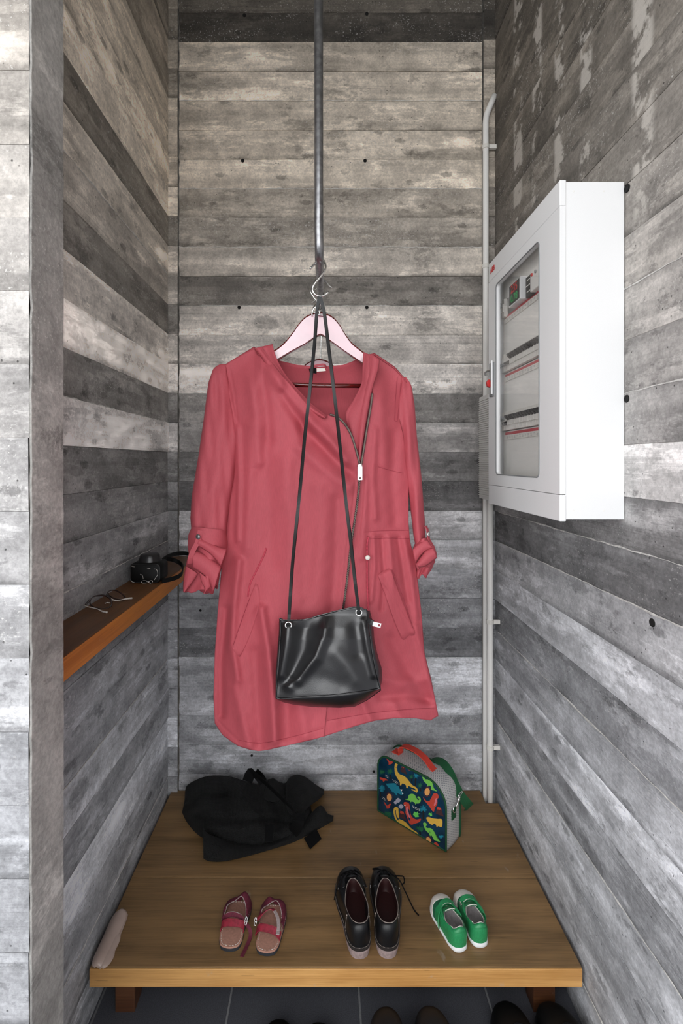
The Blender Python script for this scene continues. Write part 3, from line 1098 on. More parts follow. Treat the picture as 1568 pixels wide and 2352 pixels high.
# ------------------------------------------------------------------ the coat
coat = thing('coat', P(735, 1720, 1.17), 'rose red zipped coat with rolled sleeves hanging on the dark red wooden hanger', 'coat')
T_XL = [(800, 508), (840, 513), (900, 524), (960, 535), (1100, 530), (1200, 521), (1300, 509), (1400, 500), (1500, 493), (1600, 490), (1660, 493), (1725, 497)]
T_XR = [(800, 935), (840, 932), (880, 928), (960, 916), (1000, 926), (1100, 938), (1200, 938), (1240, 941), (1300, 955), (1400, 967), (1500, 975), (1560, 990), (1640, 1006), (1725, 1010)]
T_ZIP = [(800, 858), (905, 855), (950, 848), (1000, 838), (1066, 828), (1130, 823), (1190, 815), (1250, 806), (1330, 797), (1398, 788), (1500, 772), (1620, 752), (1700, 744)]
T_HEM = [(0, 1662), (0.03, 1688), (0.07, 1704), (0.1, 1714), (0.15, 1722), (0.19, 1725), (0.24, 1722), (0.3, 1715), (0.37, 1707), (0.44, 1699), (0.5, 1690), (0.6, 1672), (0.66, 1663), (0.72, 1655), (0.8, 1650), (0.9, 1650), (0.97, 1655), (1, 1646)]

# folds: path in photo pixels, height towards the viewer (m), half width (px)
FOLDS = [
    ([(560, 830), (580, 900), (592, 1000), (596, 1060)], 0.006, 13), ([(600, 850), (612, 930), (618, 1010)], -0.004, 11),
    ([(625, 850), (660, 905), (710, 965), (760, 1015), (790, 1060)], 0.010, 15), ([(650, 905), (700, 985), (760, 1045), (805, 1085)], -0.010, 13),
    ([(690, 1030), (750, 1085), (800, 1120)], 0.006, 15), ([(655, 880), (690, 940), (700, 1010)], -0.006, 12),
    ([(575, 980), (572, 1120), (566, 1260)], 0.005, 14), ([(606, 1010), (616, 1160), (622, 1300)], -0.004, 18), ([(655, 1060), (668, 1220), (672, 1400)], 0.005, 20),
    ([(735, 1120), (738, 1250), (728, 1400)], 0.006, 22), ([(775, 1150), (772, 1280), (762, 1400)], -0.005, 14), ([(545, 985), (549, 1100), (546, 1240)], 0.005, 7),
    ([(548, 1290), (536, 1400), (532, 1480), (545, 1560)], 0.009, 11), ([(600, 1400), (614, 1490), (624, 1580), (630, 1700)], 0.010, 12), ([(585, 1500), (592, 1600), (598, 1710)], -0.007, 15),
    ([(648, 1440), (656, 1560), (660, 1690)], -0.008, 16), ([(690, 1620), (700, 1690)], 0.006, 16), ([(520, 1400), (508, 1520), (508, 1640)], -0.008, 10),
    ([(540, 1580), (555, 1650), (570, 1710)], 0.006, 13), ([(690, 1380), (720, 1450)], 0.004, 20),
    ([(880, 870), (876, 960), (884, 1060)], 0.004, 14), ([(862, 990), (856, 1100), (862, 1190)], 0.004, 8), ([(905, 1000), (900, 1100), (905, 1200)], -0.004, 13), ([(842, 1100), (838, 1180), (830, 1280)], 0.004, 9),
    ([(858, 1232), (860, 1300), (852, 1380)], 0.004, 6), ([(876, 1236), (882, 1330), (876, 1400)], -0.004, 6), ([(894, 1236), (902, 1330)], 0.004, 7), ([(914, 1238), (926, 1320), (936, 1380)], -0.004, 7), ([(930, 1242), (946, 1330), (956, 1420)], 0.004, 7),
    ([(900, 1470), (930, 1530), (975, 1600)], -0.007, 16), ([(880, 1560), (920, 1570), (985, 1560)], 0.005, 14), ([(875, 1600), (935, 1595), (995, 1610)], -0.005, 11), ([(955, 1440), (975, 1520), (1000, 1620)], 0.006, 10),
    ([(830, 1610), (850, 1655)], 0.006, 12), ([(780, 1600), (790, 1670)], -0.004, 14), ([(905, 1620), (920, 1650)], 0.004, 12),
]


def dist_poly(px, py, pts):
    d = np.full(px.shape, 1e9)
    for (x0, y0), (x1, y1) in zip(pts, pts[1:]):
        vx, vy = x1 - x0, y1 - y0
        t = np.clip(((px - x0) * vx + (py - y0) * vy) / (vx * vx + vy * vy), 0, 1)
        d = np.minimum(d, np.hypot(px - x0 - t * vx, py - y0 - t * vy))
    return d


def coat_Y(px, py):
    """distance of the coat's front cloth"""
    px, py = np.asarray(px, float), np.asarray(py, float)
    xl, xr = interp(py, T_XL), interp(py, T_XR)
    t = np.clip((px - xl) / (xr - xl), 0, 1)
    sh = np.interp(px, [505, 515, 583, 600, 840, 857, 930], [850, 842, 800, 770, 770, 812, 880])
    f = smooth((py - sh) / 110)
    bul = 1 - np.abs(2 * t - 1) ** 2.6
    low = smooth((py - 1250) / 400)
    Y = 1.186 - f * (0.018 + 0.040 * bul) - low * 0.020 * bul
    for pts, amp, sig in FOLDS:
        Y = Y - 1.55 * amp * np.exp(-(dist_poly(px, py, pts) / sig) ** 2) * np.clip(f, 0.15, 1)
    Y = Y + 0.0011 * np.sin(px * 0.071 + py * 0.013) * np.sin(py * 0.019 + 1) + 0.0006 * np.sin(px * 0.17 + py * 0.09) * np.cos(py * 0.061)
    # seam lines pull the cloth in by a millimetre or two
    for pts in SEAM_GROOVES:
        Y = Y + 0.0016 * np.exp(-(dist_poly(px, py, pts) / 2.6) ** 2)
    return Y


SEAM_GROOVES = [
    [(542, 1087), (562, 1083), (585, 1075)], [(868, 1072), (895, 1080), (926, 1086)],
    [(540, 1262), (575, 1265)], [(838, 1222), (880, 1219), (940, 1218)], [(848, 1238), (890, 1236), (941, 1237)],
    [(540, 960), (524, 880), (516, 846)], [(545, 968), (538, 900), (528, 850)],
    [(545, 1700), (600, 1706), (680, 1690), (745, 1672)], [(750, 1655), (860, 1636), (1000, 1628)], [(495, 1648), (520, 1678), (545, 1700)],
    [(818, 1090), (808, 1180), (796, 1260), (785, 1390)], [(836, 1090), (830, 1180), (818, 1260)],
]


def cloth_panel(name, x0f, x1f, topf, nx, ny, lift=0.0, mat=None):
    """sheet of cloth between two side lines, from its top line to the hem"""
    rows = []
    tt = np.linspace(0, 1, nx)
    ytop = np.full(nx, 900.0)
    for _ in range(14):
        xx = x0f(ytop) + (x1f(ytop) - x0f(ytop)) * tt
        ytop = 0.5 * ytop + 0.5 * topf(xx)
    xx = x0f(1690.0) + (x1f(1690.0) - x0f(1690.0)) * tt
    hem = interp((xx - 495) / 510, T_HEM)
    bm = bmesh.new()
    for v in np.linspace(0, 1, ny):
        py = ytop + (hem - ytop) * v
        px = x0f(py) + (x1f(py) - x0f(py)) * tt
        Y = coat_Y(px, py) - lift
        rows.append([P(a, b, c) for a, b, c in zip(px, py, Y)])
    grid(bm, rows)
    return obj(name, bm, mat or M_COAT, coat, smooth_shade=True, solid=-0.0016)


XLf = lambda y: interp(y, T_XL)
XRf = lambda y: interp(y, T_XR)
ZIPf = lambda y: interp(y, T_ZIP)
ZAf = lambda y: np.where(np.asarray(y) < 1066, 827.0, interp(y, T_ZIP) - 1.0)
TA = [(505, 850), (513, 842), (530, 829), (560, 812), (583, 801), (600, 808), (620, 826), (640, 852), (680, 900), (715, 940), (740, 958), (756, 953), (768, 955), (785, 964), (803, 985), (814, 1015), (822, 1045), (827, 1068)]
TB = [(828, 900), (845, 838), (852, 818), (857, 813), (880, 826), (905, 845), (926, 868), (935, 882)]
cloth_panel('front_panel', XLf, ZAf, lambda x: interp(x, TA), 150, 230, 0.004)
cloth_panel('front_panel', lambda y: ZIPf(y) + 0.5 - 8 * smooth((np.asarray(y) - 1400) / 100), XRf, lambda x: interp(x, TB), 90, 230)

# back of the coat, seen inside the neck and past the sides
TBK = [(508, 846), (515, 842), (583, 800), (606, 812), (640, 828), (680, 838), (735, 843), (790, 838), (830, 822), (857, 811), (905, 845), (935, 880)]
bm = bmesh.new()
rows = []
tt = np.linspace(0, 1, 90)
ytop = np.full(90, 830.0)
for _ in range(14):
    xx = XLf(ytop) + (XRf(ytop) - XLf(ytop)) * tt
    ytop = 0.5 * ytop + 0.5 * interp(xx, TBK)
for v in np.linspace(0, 1, 110):
    py = ytop + (interp(tt, T_HEM) - 12 - ytop) * v
    px = XLf(py) + 2 + (XRf(py) - XLf(py) - 4) * tt
    bul = 1 - np.abs(2 * tt - 1) ** 3
    low = smooth((py - 1250) / 400)
    sh = np.interp(px, [505, 515, 583, 640, 800, 857, 930], [850, 842, 800, 812, 812, 812, 880])
    f = smooth((py - sh) / 60)
    Y = 1.218 + 0.028 * bul * (0.35 + 0.65 * f) - 0.022 * smooth((py - 950) / 200) * (1 - bul) + 0.02 * low * bul + 0.004 * np.sin(px * 0.06) * low + 0.0012 * np.sin(px * 0.05 + py * 0.02)
    rows.append([P(a, b, c) for a, b, c in zip(px, py, Y)])
grid(bm, rows)
obj('back_panel', bm, M_COATIN, coat, smooth_shade=True, solid=-0.0016)


for xa, xb in ((512, 586), (856, 933)):                 # strips over the shoulders, joining front and back
    bm = bmesh.new()
    xs_ = np.linspace(xa, xb, 26)
    ya = np.interp(xs_, [505, 515, 583, 590, 850, 857, 905, 930, 935], [850, 842, 800, 803, 818, 813, 845, 873, 882])
    rows = []
    for f in np.linspace(0, 1, 9):
        lifted = 3.0 * math.sin(math.pi * f)
        rows.append([P(x, y - lifted + (1 - f) * 1.0, (float(coat_Y(x, y)) - 0.003) * (1 - f) + 1.2195 * f) for x, y in zip(xs_, ya)])
    grid(bm, rows)
    obj('shoulder_strip', bm, M_COAT, coat, smooth_shade=True, solid=-0.0014)


def on_coat(pix, lift=0.001):
    return [P(x, y, float(coat_Y(x, y)) - lift) for x, y in pix]


def resample(pix, n):
    return [(v.x, v.y) for v in spline([(x, y, 0) for x, y in pix], n)]


# ---- collar / hood folds on both sides of the neck
def fold_band(name, outer, inner, yo, yi, puff, n=40, m=14, mat=None):
    """cloth band between two lines; the cloth swells by puff towards the viewer"""
    a, b = resample(outer, n), resample(inner, n)
    bm = bmesh.new()
    rows = []
    for i in range(n):
        row = []
        for j in range(m):
            f = j / (m - 1)
            x, y = a[i][0] + (b[i][0] - a[i][0]) * f, a[i][1] + (b[i][1] - a[i][1]) * f
            Yo = yo(i / (n - 1)) if callable(yo) else yo
            Yi = yi(i / (n - 1)) if callable(yi) else yi
            row.append(P(x, y, Yo + (Yi - Yo) * f - puff * math.sin(math.pi * min(1, f * 1.1)) ** 0.8))
        rows.append(row)
    grid(bm, rows)
    return obj(name, bm, mat or M_COAT, coat, smooth_shade=True, solid=-0.0015)


fold_band('hood', [(583, 800), (600, 830), (628, 862), (665, 900), (700, 936), (742, 962)], [(626, 790), (632, 815), (652, 855), (680, 890), (716, 928), (752, 956)],
          lambda s: 1.176 - 0.058 * s, lambda s: 1.172 - 0.050 * s, 0.010)
fold_band('hood_fold', [(583, 801), (598, 818), (620, 850), (652, 876)], [(600, 796), (618, 822), (640, 846), (654, 874)], lambda s: 1.160 - 0.02 * s, lambda s: 1.158 - 0.02 * s, 0.006)
fold_band('hood', [(866, 822), (862, 860), (846, 920), (836, 960), (822, 1040), (819, 1055)], [(834, 808), (832, 850), (830, 880), (812, 918), (794, 952), (806, 998)],
          lambda s: 1.160 - 0.026 * s, lambda s: 1.170 - 0.030 * s, 0.008)
fold_band('hood_fold', [(872, 824), (868, 850), (856, 890), (846, 940), (836, 1000), (827, 1062)], [(848, 812), (847, 850), (838, 888), (826, 940), (821, 1000), (823, 1060)],
          lambda s: 1.150 - 0.020 * s, lambda s: 1.156 - 0.022 * s, 0.006)

# ---- sleeves
def sleeve(tabl, tabr, ys, yc, depth, name='sleeve'):
    bm = bmesh.new()
    rows = []
    n = 40
    for y in np.linspace(ys[0], ys[1], 90):
        xl, xr = float(interp(y, tabl)), float(interp(y, tabr))
        c, h = (xl + xr) / 2, (xr - xl) / 2
        d = float(interp(y, depth))
        Yc = float(interp(y, yc))
        row = []
        for j in range(n):
            a = 2 * math.pi * j / n
            ca, sa = math.cos(a), math.sin(a)
            x = c + h * math.copysign(abs(ca) ** 0.85, ca)
            w = 0.0032 * math.sin(x * 0.16 + y * 0.018) + 0.0022 * math.sin(x * 0.27 - y * 0.03 + 1.3) + 0.002 * math.sin(y * 0.05 + x * 0.05)
            Y = Yc - d * math.copysign(abs(sa) ** 0.8, sa) + (w * max(0, sa))
            row.append(P(x, y, Y))
        rows.append(row)
    vs = grid(bm, rows, close_u=True)
    bm.faces.new(vs[0])
    return obj(name, bm, M_COAT, coat, smooth_shade=True)


LSL = [(836, 506), (842, 494), (850, 488), (880, 478), (960, 468), (1050, 455), (1140, 440), (1190, 437), (1240, 441)]
LSR = [(836, 516), (842, 520), (860, 522), (900, 530), (965, 540), (1000, 545), (1060, 543), (1100, 538), (1150, 528), (1205, 521), (1240, 518)]
sleeve(LSL, LSR, (836, 1240), [(836, 1.187), (900, 1.185), (1240, 1.165)], [(836, 0.004), (860, 0.016), (960, 0.032), (1100, 0.040), (1240, 0.042)])
RSL = [(866, 922), (880, 922), (918, 914), (960, 912), (1000, 922), (1080, 931), (1150, 940), (1230, 949), (1262, 955)]
RSR = [(866, 932), (880, 942), (890, 946), (930, 952), (1000, 957), (1100, 968), (1190, 975), (1240, 977), (1262, 978)]
sleeve(RSL, RSR, (866, 1262), [(866, 1.187), (900, 1.187), (1262, 1.180)], [(866, 0.004), (890, 0.014), (960, 0.024), (1100, 0.030), (1262, 0.030)])


def cuff(tabl, tabr, ys, Yc, d, tilt, seed, name='rolled_cuff'):
    """rolled-up sleeve end: a loose open tube with an inner wall"""
    rnd = random.Random(seed)
    ph = [rnd.uniform(0, 6) for _ in range(4)]
    n = 48
    rows = []

    def ring(y, shrink, extra):
        xl, xr = float(interp(y, tabl)), float(interp(y, tabr))
        c, h = (xl + xr) / 2, (xr - xl) / 2 * shrink
        row = []
        for j in range(n):
            a = 2 * math.pi * j / n
            ca, sa = math.cos(a), math.sin(a)
            f = (y - ys[0]) / (ys[1] - ys[0])
            w = 0.007 * f * math.sin(3 * a + ph[0] + 3 * f) + 0.005 * f * math.sin(5 * a + ph[1] - 4 * f) + 0.003 * math.sin(2 * a + 9 * f + ph[2])
            x = c + h * ca * (1 + 0.02 * math.sin(4 * a + ph[3]))
            yy = y + extra + tilt * (x - c) + 5 * f * math.sin(4 * a + ph[1])
            row.append(P(x, yy, Yc - (d * shrink + w) * sa))
        return row
    for y in np.linspace(ys[0], ys[1], 34):
        rows.append(ring(y, 1.0, 0))
    for k, y in enumerate(np.linspace(ys[1], ys[0] + 0.25 * (ys[1] - ys[0]), 12)):
        rows.append(ring(y, 0.93 - 0.012 * k, 0))
    bm = bmesh.new()
    vs = grid(bm, rows, close_u=True)
    return obj(name, bm, M_COAT, coat, smooth_shade=True)


# left sleeve end: a loose roll in two layers
cuff([(1214, 440), (1232, 432), (1260, 430), (1290, 436), (1320, 446), (1346, 452)], [(1214, 519), (1240, 523), (1262, 522), (1290, 512), (1310, 506), (1346, 500)], (1214, 1346), 1.160, 0.046, 0.10, 3)
cuff([(1266, 436), (1290, 428), (1330, 421), (1352, 419), (1358, 420)], [(1266, 500), (1300, 505), (1330, 502), (1350, 494), (1358, 492)], (1266, 1358), 1.158, 0.038, 0.06, 8)
cuff([(1234, 966), (1246, 952), (1262, 946), (1290, 951), (1304, 958)], [(1234, 981), (1244, 988), (1262, 997), (1282, 1003), (1304, 992)], (1236, 1300), 1.176, 0.036, -0.22, 12)
cuff([(1275, 955), (1300, 955), (1322, 956)], [(1275, 1000), (1296, 998), (1310, 992), (1322, 982)], (1275, 1324), 1.180, 0.028, -0.12, 17)


def fold_sheet(pixA, pixB, YA, YB_, puff, n=24, m=8):
    a, b = resample(pixA, n), resample(pixB, n)
    bm = bmesh.new()
    rows = []
    for i in range(n):
        rows.append([P(a[i][0] + (b[i][0] - a[i][0]) * j / (m - 1), a[i][1] + (b[i][1] - a[i][1]) * j / (m - 1),
                       YA + (YB_ - YA) * j / (m - 1) - puff * math.sin(math.pi * j / (m - 1))) for j in range(m)])
    grid(bm, rows)
    return obj('cuff_fold', bm, M_COAT, coat, smooth_shade=True, solid=-0.0014)


fold_sheet([(441, 1262), (462, 1270), (485, 1284), (507, 1301)], [(443, 1305), (462, 1318), (480, 1335), (488, 1362)], 1.112, 1.108, 0.008)
fold_sheet([(452, 1252), (470, 1262), (490, 1278), (507, 1300)], [(458, 1236), (478, 1244), (500, 1256), (520, 1262)], 1.110, 1.116, 0.007)
fold_sheet([(457, 1315), (462, 1335), (470, 1352), (468, 1363)], [(476, 1328), (484, 1345), (480, 1352), (468, 1364)], 1.106, 1.108, 0.004)
fold_sheet([(426, 1300), (421, 1330), (420, 1360)], [(455, 1318), (440, 1340), (424, 1361)], 1.118, 1.114, 0.006)
fold_sheet([(947, 1262), (962, 1248), (980, 1240), (993, 1258)], [(955, 1294), (965, 1278), (978, 1266), (994, 1258)], 1.139, 1.137, 0.006)
fold_sheet([(955, 1296), (968, 1278), (980, 1264), (994, 1258)], [(962, 1302), (975, 1300), (990, 1291), (1003, 1280)], 1.136, 1.134, 0.008)


def strap_tab(pix, Y, w, wdir):
    bm = bmesh.new()
    ribbon(bm, spline([P(x, y, Yv) for (x, y), Yv in zip(pix, Y)], 24), w, 0.0022, wdir)
    return obj('sleeve_tab', bm, M_COAT, coat, smooth_shade=False)


tb = strap_tab([(460, 1219), (457, 1232), (452, 1248), (443, 1265), (437, 1282), (436, 1294)], [1.116, 1.111, 1.106, 1.104, 1.103, 1.108], 0.011, (1, 0.3, 0.15))
bm = bmesh.new()
lathe(bm, P(455, 1233, 1.1085), (-0.45, -0.85, 0.1), [(0.0062, 0), (0.0064, 0.0012), (0.0045, 0.003), (0.001, 0.0035)], 16)
obj('snap_button', bm, M_STEEL, tb, smooth_shade=True)
tb = strap_tab([(977, 1208), (981, 1216), (983, 1228), (985, 1240), (992, 1252), (998, 1266)], [1.158, 1.156, 1.154, 1.148, 1.142, 1.14], 0.011, (0.5, 0.8, 0.0))
bm = bmesh.new()
lathe(bm, P(982.5, 1227, 1.15), (0.9, -0.4, 0.1), [(0.006, 0), (0.006, 0.0012), (0.004, 0.003), (0.001, 0.0035)], 16)
obj('snap_button', bm, M_CHROME, tb, smooth_shade=True)

# ---- zip
ZA_PATH = [(757, 952), (768, 955), (782, 964), (796, 980), (808, 1003), (817, 1032), (823, 1054), (826, 1068)]
ZB_PATH = [(855, 903), (850, 940), (843, 980), (836, 1025), (829, 1068)]
ZC_PATH = [(827, 1070), (825, 1100), (822, 1140), (815, 1190), (806, 1250), (797, 1330), (789, 1390), (778, 1460), (765, 1540)]


def zip_line(pix, lift, n, both):
    path = [P(x, y, float(coat_Y(x, y)) - lift) for x, y in resample(pix, n)]
    bm = bmesh.new()
    ribbon(bm, path, 0.0050, 0.0008, (1, 0, 0.25))
    obj('zip_tape', bm, M_TAPE, coat)
    bm = bmesh.new()
    for i in range(1, len(path) - 1):
        t = (path[i + 1] - path[i - 1]).normalized()
        ac = (Vector((1, 0, 0.2)) - t * Vector((1, 0, 0.2)).dot(t)).normalized()
        s = (1 if i % 2 else -1) * (0.0008 if both else 0)
        c = path[i] + ac * s + Vector((0, -0.0010, 0))
        box(bm, -0.0014, 0.0014, -0.0008, 0.0008, -0.00055, 0.00055, Matrix.Translation(c) @ Matrix((ac.to_tuple(), t.cross(ac).to_tuple(), t.to_tuple())).transposed().to_4x4())
    o = obj('zip_teeth', bm, M_BRASS, coat)
    o['kind'] = 'stuff'


zip_line(ZA_PATH, 0.0070, 75, False)
zip_line(ZB_PATH, 0.0035, 85, False)
zip_line(ZC_PATH, 0.0070, 240, True)
p0 = P(826, 1070, float(coat_Y(826, 1070)) - 0.010)
s = 1.115 / FPX
bm = bmesh.new()
lathe(bm, p0 + Vector((0, 0.002, 0)), (0, -1, 0), [(0.006, 0), (0.0062, 0.002), (0.004, 0.0042), (0.001, 0.0046)], 16)
box(bm, p0.x - 0.0045, p0.x + 0.0045, p0.y - 0.002, p0.y + 0.002, p0.z - 0.010, p0.z)
sl_ = obj('zip_slider', bm, M_CHROME, coat, bevel=0.0005)
bm = bmesh.new()
w = round_rect(-0.0052, 0.0052, -0.031, -0.006, 0.0015, 3)
hole_ = round_rect(-0.0026, 0.0026, -0.028, -0.0245, 0.0005, 3)
box(bm, p0.x - 0.0052, p0.x + 0.0052, p0.y - 0.0065, p0.y - 0.0045, p0.z - 0.026, p0.z - 0.008)
for a, b, c, d in ((-0.0052, 0.0052, -0.032, -0.0295), (-0.0052, -0.0027, -0.0295, -0.026), (0.0027, 0.0052, -0.0295, -0.026), (-0.0052, -0.0030, -0.008, -0.002), (0.0030, 0.0052, -0.008, -0.002)):
    box(bm, p0.x + a, p0.x + b, p0.y - 0.0065, p0.y - 0.0045, p0.z + c, p0.z + d)
obj('zip_pull', bm, M_CHROME, coat)

# ---- drawcords, toggle, pockets, labels, seams
def cord(pix, n, lift=0.0035, r=0.0021):
    path = on_coat(resample(pix, n), lift)
    bm = bmesh.new()
    tube(bm, path, [r * (1.0 + 0.22 * math.sin(i * 1.6)) for i in range(n)], 8)
    obj('drawcord', bm, M_CORD, coat, smooth_shade=True)


cord([(611, 1259), (607, 1272), (598, 1292), (586, 1316), (574, 1342), (569, 1370)], 60, 0.004)
cord([(846, 1233), (843, 1250), (843, 1281), (843, 1330), (845, 1398)], 80, 0.0045)
bm = bmesh.new()
c = P(844, 1281, float(coat_Y(844, 1281)) - 0.010)
bmesh.ops.create_uvsphere(bm, u_segments=14, v_segments=10, radius=0.0056, matrix=Matrix.Translation(c) @ Matrix.Diagonal((1, 0.8, 1, 1)))
obj('cord_stopper', bm, M_STITCH, coat, smooth_shade=True)


def flap(pix, lift, thick, name):
    pts = on_coat(pix, lift)
    n = len(pts)
    cx = sum(p[0] for p in pix) / n
    cy = sum(p[1] for p in pix) / n
    bm = bmesh.new()
    rows = []
    rim = resample(pix + [pix[0]], 72)[:-1]
    for f, lf in ((1.0, lift * 0.2), (1.0, lift), (0.86, lift * 1.15), (0.6, lift * 1.25), (0.3, lift * 1.3), (0.02, lift * 1.3)):
        rows.append([P(cx + (x - cx) * f, cy + (y - cy) * f, float(coat_Y(cx + (x - cx) * f, cy + (y - cy) * f)) - lf) for x, y in rim])
    vs = grid(bm, rows, close_u=True)
    bm.faces.new(vs[-1])
    return obj(name, bm, M_COAT, coat, smooth_shade=True)


flap([(586, 1340), (572, 1375), (552, 1430), (533, 1482), (534, 1492), (548, 1508), (556, 1500), (576, 1455), (590, 1410), (596, 1372), (592, 1344)], 0.0045, 0.002, 'pocket_flap')
flap([(868, 1321), (880, 1312), (897, 1308), (905, 1330), (930, 1395), (952, 1453), (938, 1460), (924, 1468), (905, 1425), (885, 1370)], 0.0032, 0.002, 'pocket_welt')


def seam(pix, n=40, r=0.0006, lift=0.0008):
    path = on_coat(resample(pix, n), lift)
    bm = bmesh.new()
    tube(bm, path, r, 5)
    obj('seam', bm, M_SEAM, coat)


seam([(900, 1309), (930, 1385), (947, 1442)], lift=0.0052, r=0.0010)
seam([(572, 1376), (552, 1432), (535, 1482)], lift=0.0058, r=0.0008)
for g in ([(542, 1087), (562, 1083), (585, 1075)], [(868, 1072), (895, 1080), (926, 1087)], [(838, 1222), (880, 1219), (938, 1218)], [(850, 1238), (890, 1236), (939, 1237)],
          [(545, 968), (538, 900), (526, 850)], [(541, 1264), (578, 1268)],
          [(912, 968), (917, 920), (920, 880)], [(906, 966), (908, 920), (912, 866)], [(906, 967), (912, 968)]):
    seam(g, r=0.0005)
seam([(548, 1700), (600, 1707), (680, 1690), (742, 1673)], r=0.0005, lift=0.0045)
seam([(752, 1655), (860, 1637), (960, 1628), (1000, 1628)], r=0.0005)
# neck labels and hanging loop
def label_patch(pix, Y, mat, name):
    bm = bmesh.new()
    prism(bm, [P(x, y, Y) for x, y in pix], (0, 0.0008, 0))
    return obj(name, bm, mat, coat)


lbk = label_patch([(709, 847), (726, 845), (727, 858), (711, 856)], 1.206, M_STRAPBLK, 'neck_label')
lbk['label'] = 'black neck label'
label_patch([(727, 846), (746, 846), (748, 852), (727, 854)], 1.205, M_STITCH, 'care_label')['label'] = 'white care label'
bm = bmesh.new()
ribbon(bm, spline([P(700, 845, 1.212), P(715, 842, 1.207), P(735, 838, 1.205), P(745, 838, 1.206), P(750, 845, 1.212)], 20), 0.005, 0.0014, (0, 0, 1))
obj('hanging_loop', bm, M_COAT, coat)

# ------------------------------------------------------------------ the black handbag
bag = thing('handbag', P(755, 1625, 1.06), 'black leather handbag with silver eyelets hanging in front of the red coat', 'bag')
B_TOP = [(640, 1419), (648, 1424), (700, 1423), (735, 1413), (770, 1404), (800, 1397), (820, 1394), (838, 1400)]
B_BOT = [(637, 1604), (660, 1604), (700, 1601), (760, 1597), (820, 1590), (872, 1581)]
B_LEFT = [(1419, 644), (1450, 645), (1500, 642), (1550, 637), (1604, 634)]
B_RIGHT = [(1400, 842), (1440, 847), (1500, 855), (1550, 864), (1581, 873)]
B_DROOP = [(634, 1606), (650, 1613), (675, 1619), (720, 1624), (780, 1626), (812, 1623), (840, 1609), (873, 1585)]
BAG_FOLDS = [([(662, 1440), (655, 1500), (648, 1550)], 0.014, 15), ([(705, 1425), (695, 1490), (668, 1560)], -0.016, 20), ([(752, 1412), (745, 1460), (725, 1510), (690, 1550), (665, 1575)], 0.013, 13),
             ([(800, 1400), (790, 1440)], 0.004, 22), ([(835, 1425), (845, 1490), (860, 1550)], 0.012, 9), ([(815, 1440), (822, 1500)], -0.005, 14), ([(770, 1500), (800, 1530), (820, 1560)], 0.005, 20), ([(745, 1560), (780, 1575)], -0.004, 22), ([(670, 1562), (685, 1566)], 0.004, 9)]


def bag_Y(px, py):
    px, py = np.asarray(px, float), np.asarray(py, float)
    t = np.clip((px - 640) / 225, 0, 1)
    v = np.clip((py - 1405) / 190, 0, 1)
    Y = 1.062 - 0.022 * (1 - np.abs(2 * t - 1) ** 2.2) * np.clip(v * 3, 0.1, 1) - 0.016 * v
    for pts, a, sg in BAG_FOLDS:
        Y = Y - a * np.exp(-(dist_poly(px, py, pts) / sg) ** 2) * np.clip(v * 5, 0.25, 1)
    return Y


nx, ny = 90, 84
tt = np.linspace(0, 1, nx)
front_rows = []
for v in np.linspace(0, 1, ny):
    xt = 640 + 198 * tt
    yt = interp(xt, B_TOP)
    yb = interp(637 + 235 * tt, B_BOT)
    py = yt + (yb - yt) * v
    xl, xr = interp(py, B_LEFT), interp(py, B_RIGHT)
    px = xl + (xr - xl) * tt
    front_rows.append((px, py, bag_Y(px, py)))
bm = bmesh.new()
grid(bm, [[P(a, b, c) for a, b, c in zip(*r)] for r in front_rows])
obj('front_panel', bm, M_LEATHER, bag, smooth_shade=True, solid=-0.0014)
# bottom panel: from the piping down and back under the bag
px0, py0, Y0_ = front_rows[-1]
bm = bmesh.new()
rows = []
for s_ in np.linspace(0, 1, 14):
    yd = interp(px0, B_DROOP)
    py = py0 + (yd - py0) * math.sin(s_ * math.pi / 2) ** 0.8
    rows.append([P(a, b, c) for a, b, c in zip(px0, py, Y0_ + 0.045 * s_ ** 1.3)])
grid(bm, rows)
obj('base_panel', bm, M_LEATHER, bag, smooth_shade=True, solid=-0.0014)
# back panel and right side gusset
bm = bmesh.new()
rows = []
for v in np.linspace(0, 1, 24):
    xt = 640 + 202 * tt
    yt = interp(xt, B_TOP) + 2
    yd = interp(637 + 235 * tt, B_DROOP)
    py = yt + (yd - yt) * v
    xl, xr = interp(py, B_LEFT) + 3, interp(py, B_RIGHT) + 2
    px = xl + (xr - xl) * tt
    rows.append([P(a, b, 1.072 + 0.018 * float(smooth(v * 3))) for a, b in zip(px, py)])
grid(bm, rows)
obj('back_panel', bm, M_LEATHER, bag, smooth_shade=True, solid=-0.0014)
bm = bmesh.new()
rows = []
G_R = [(1404, 849), (1430, 856), (1470, 859), (1510, 868), (1535, 876), (1560, 877), (1585, 872)]
for v in np.linspace(0, 1, 40):
    y = 1402 + 182 * v
    xr = float(interp(y, B_RIGHT))
    Yf = float(bag_Y(xr, y))
    xo = float(interp(y, G_R))
    fold = 0.010 * math.sin(v * math.pi)
    rows.append([P(xr, y, Yf), P(xr + (xo - xr) * 0.5, y, Yf + 0.012 - fold * 0.3), P(xo, y, Yf + 0.022), P(xo + 0.5, y, Yf + 0.034), P(xo - 3, y, 1.076 + 0.012 * v)])
grid(bm, rows)
obj('side_gusset', bm, M_LEATHER, bag, smooth_shade=True, solid=-0.0012)
bm = bmesh.new()
rows = []
for v in np.linspace(0, 1, 30):
    y = 1420 + 184 * v
    xl = float(interp(y, B_LEFT))
    Yf = float(bag_Y(xl, y))
    rows.append([P(xl, y, Yf), P(xl - 3.5 * math.sin(v * math.pi) - 2 * (1 - v), y, Yf + 0.010), P(xl - 1, y, Yf + 0.020), P(xl + 3, y, 1.074 + 0.012 * v)])
grid(bm, rows)
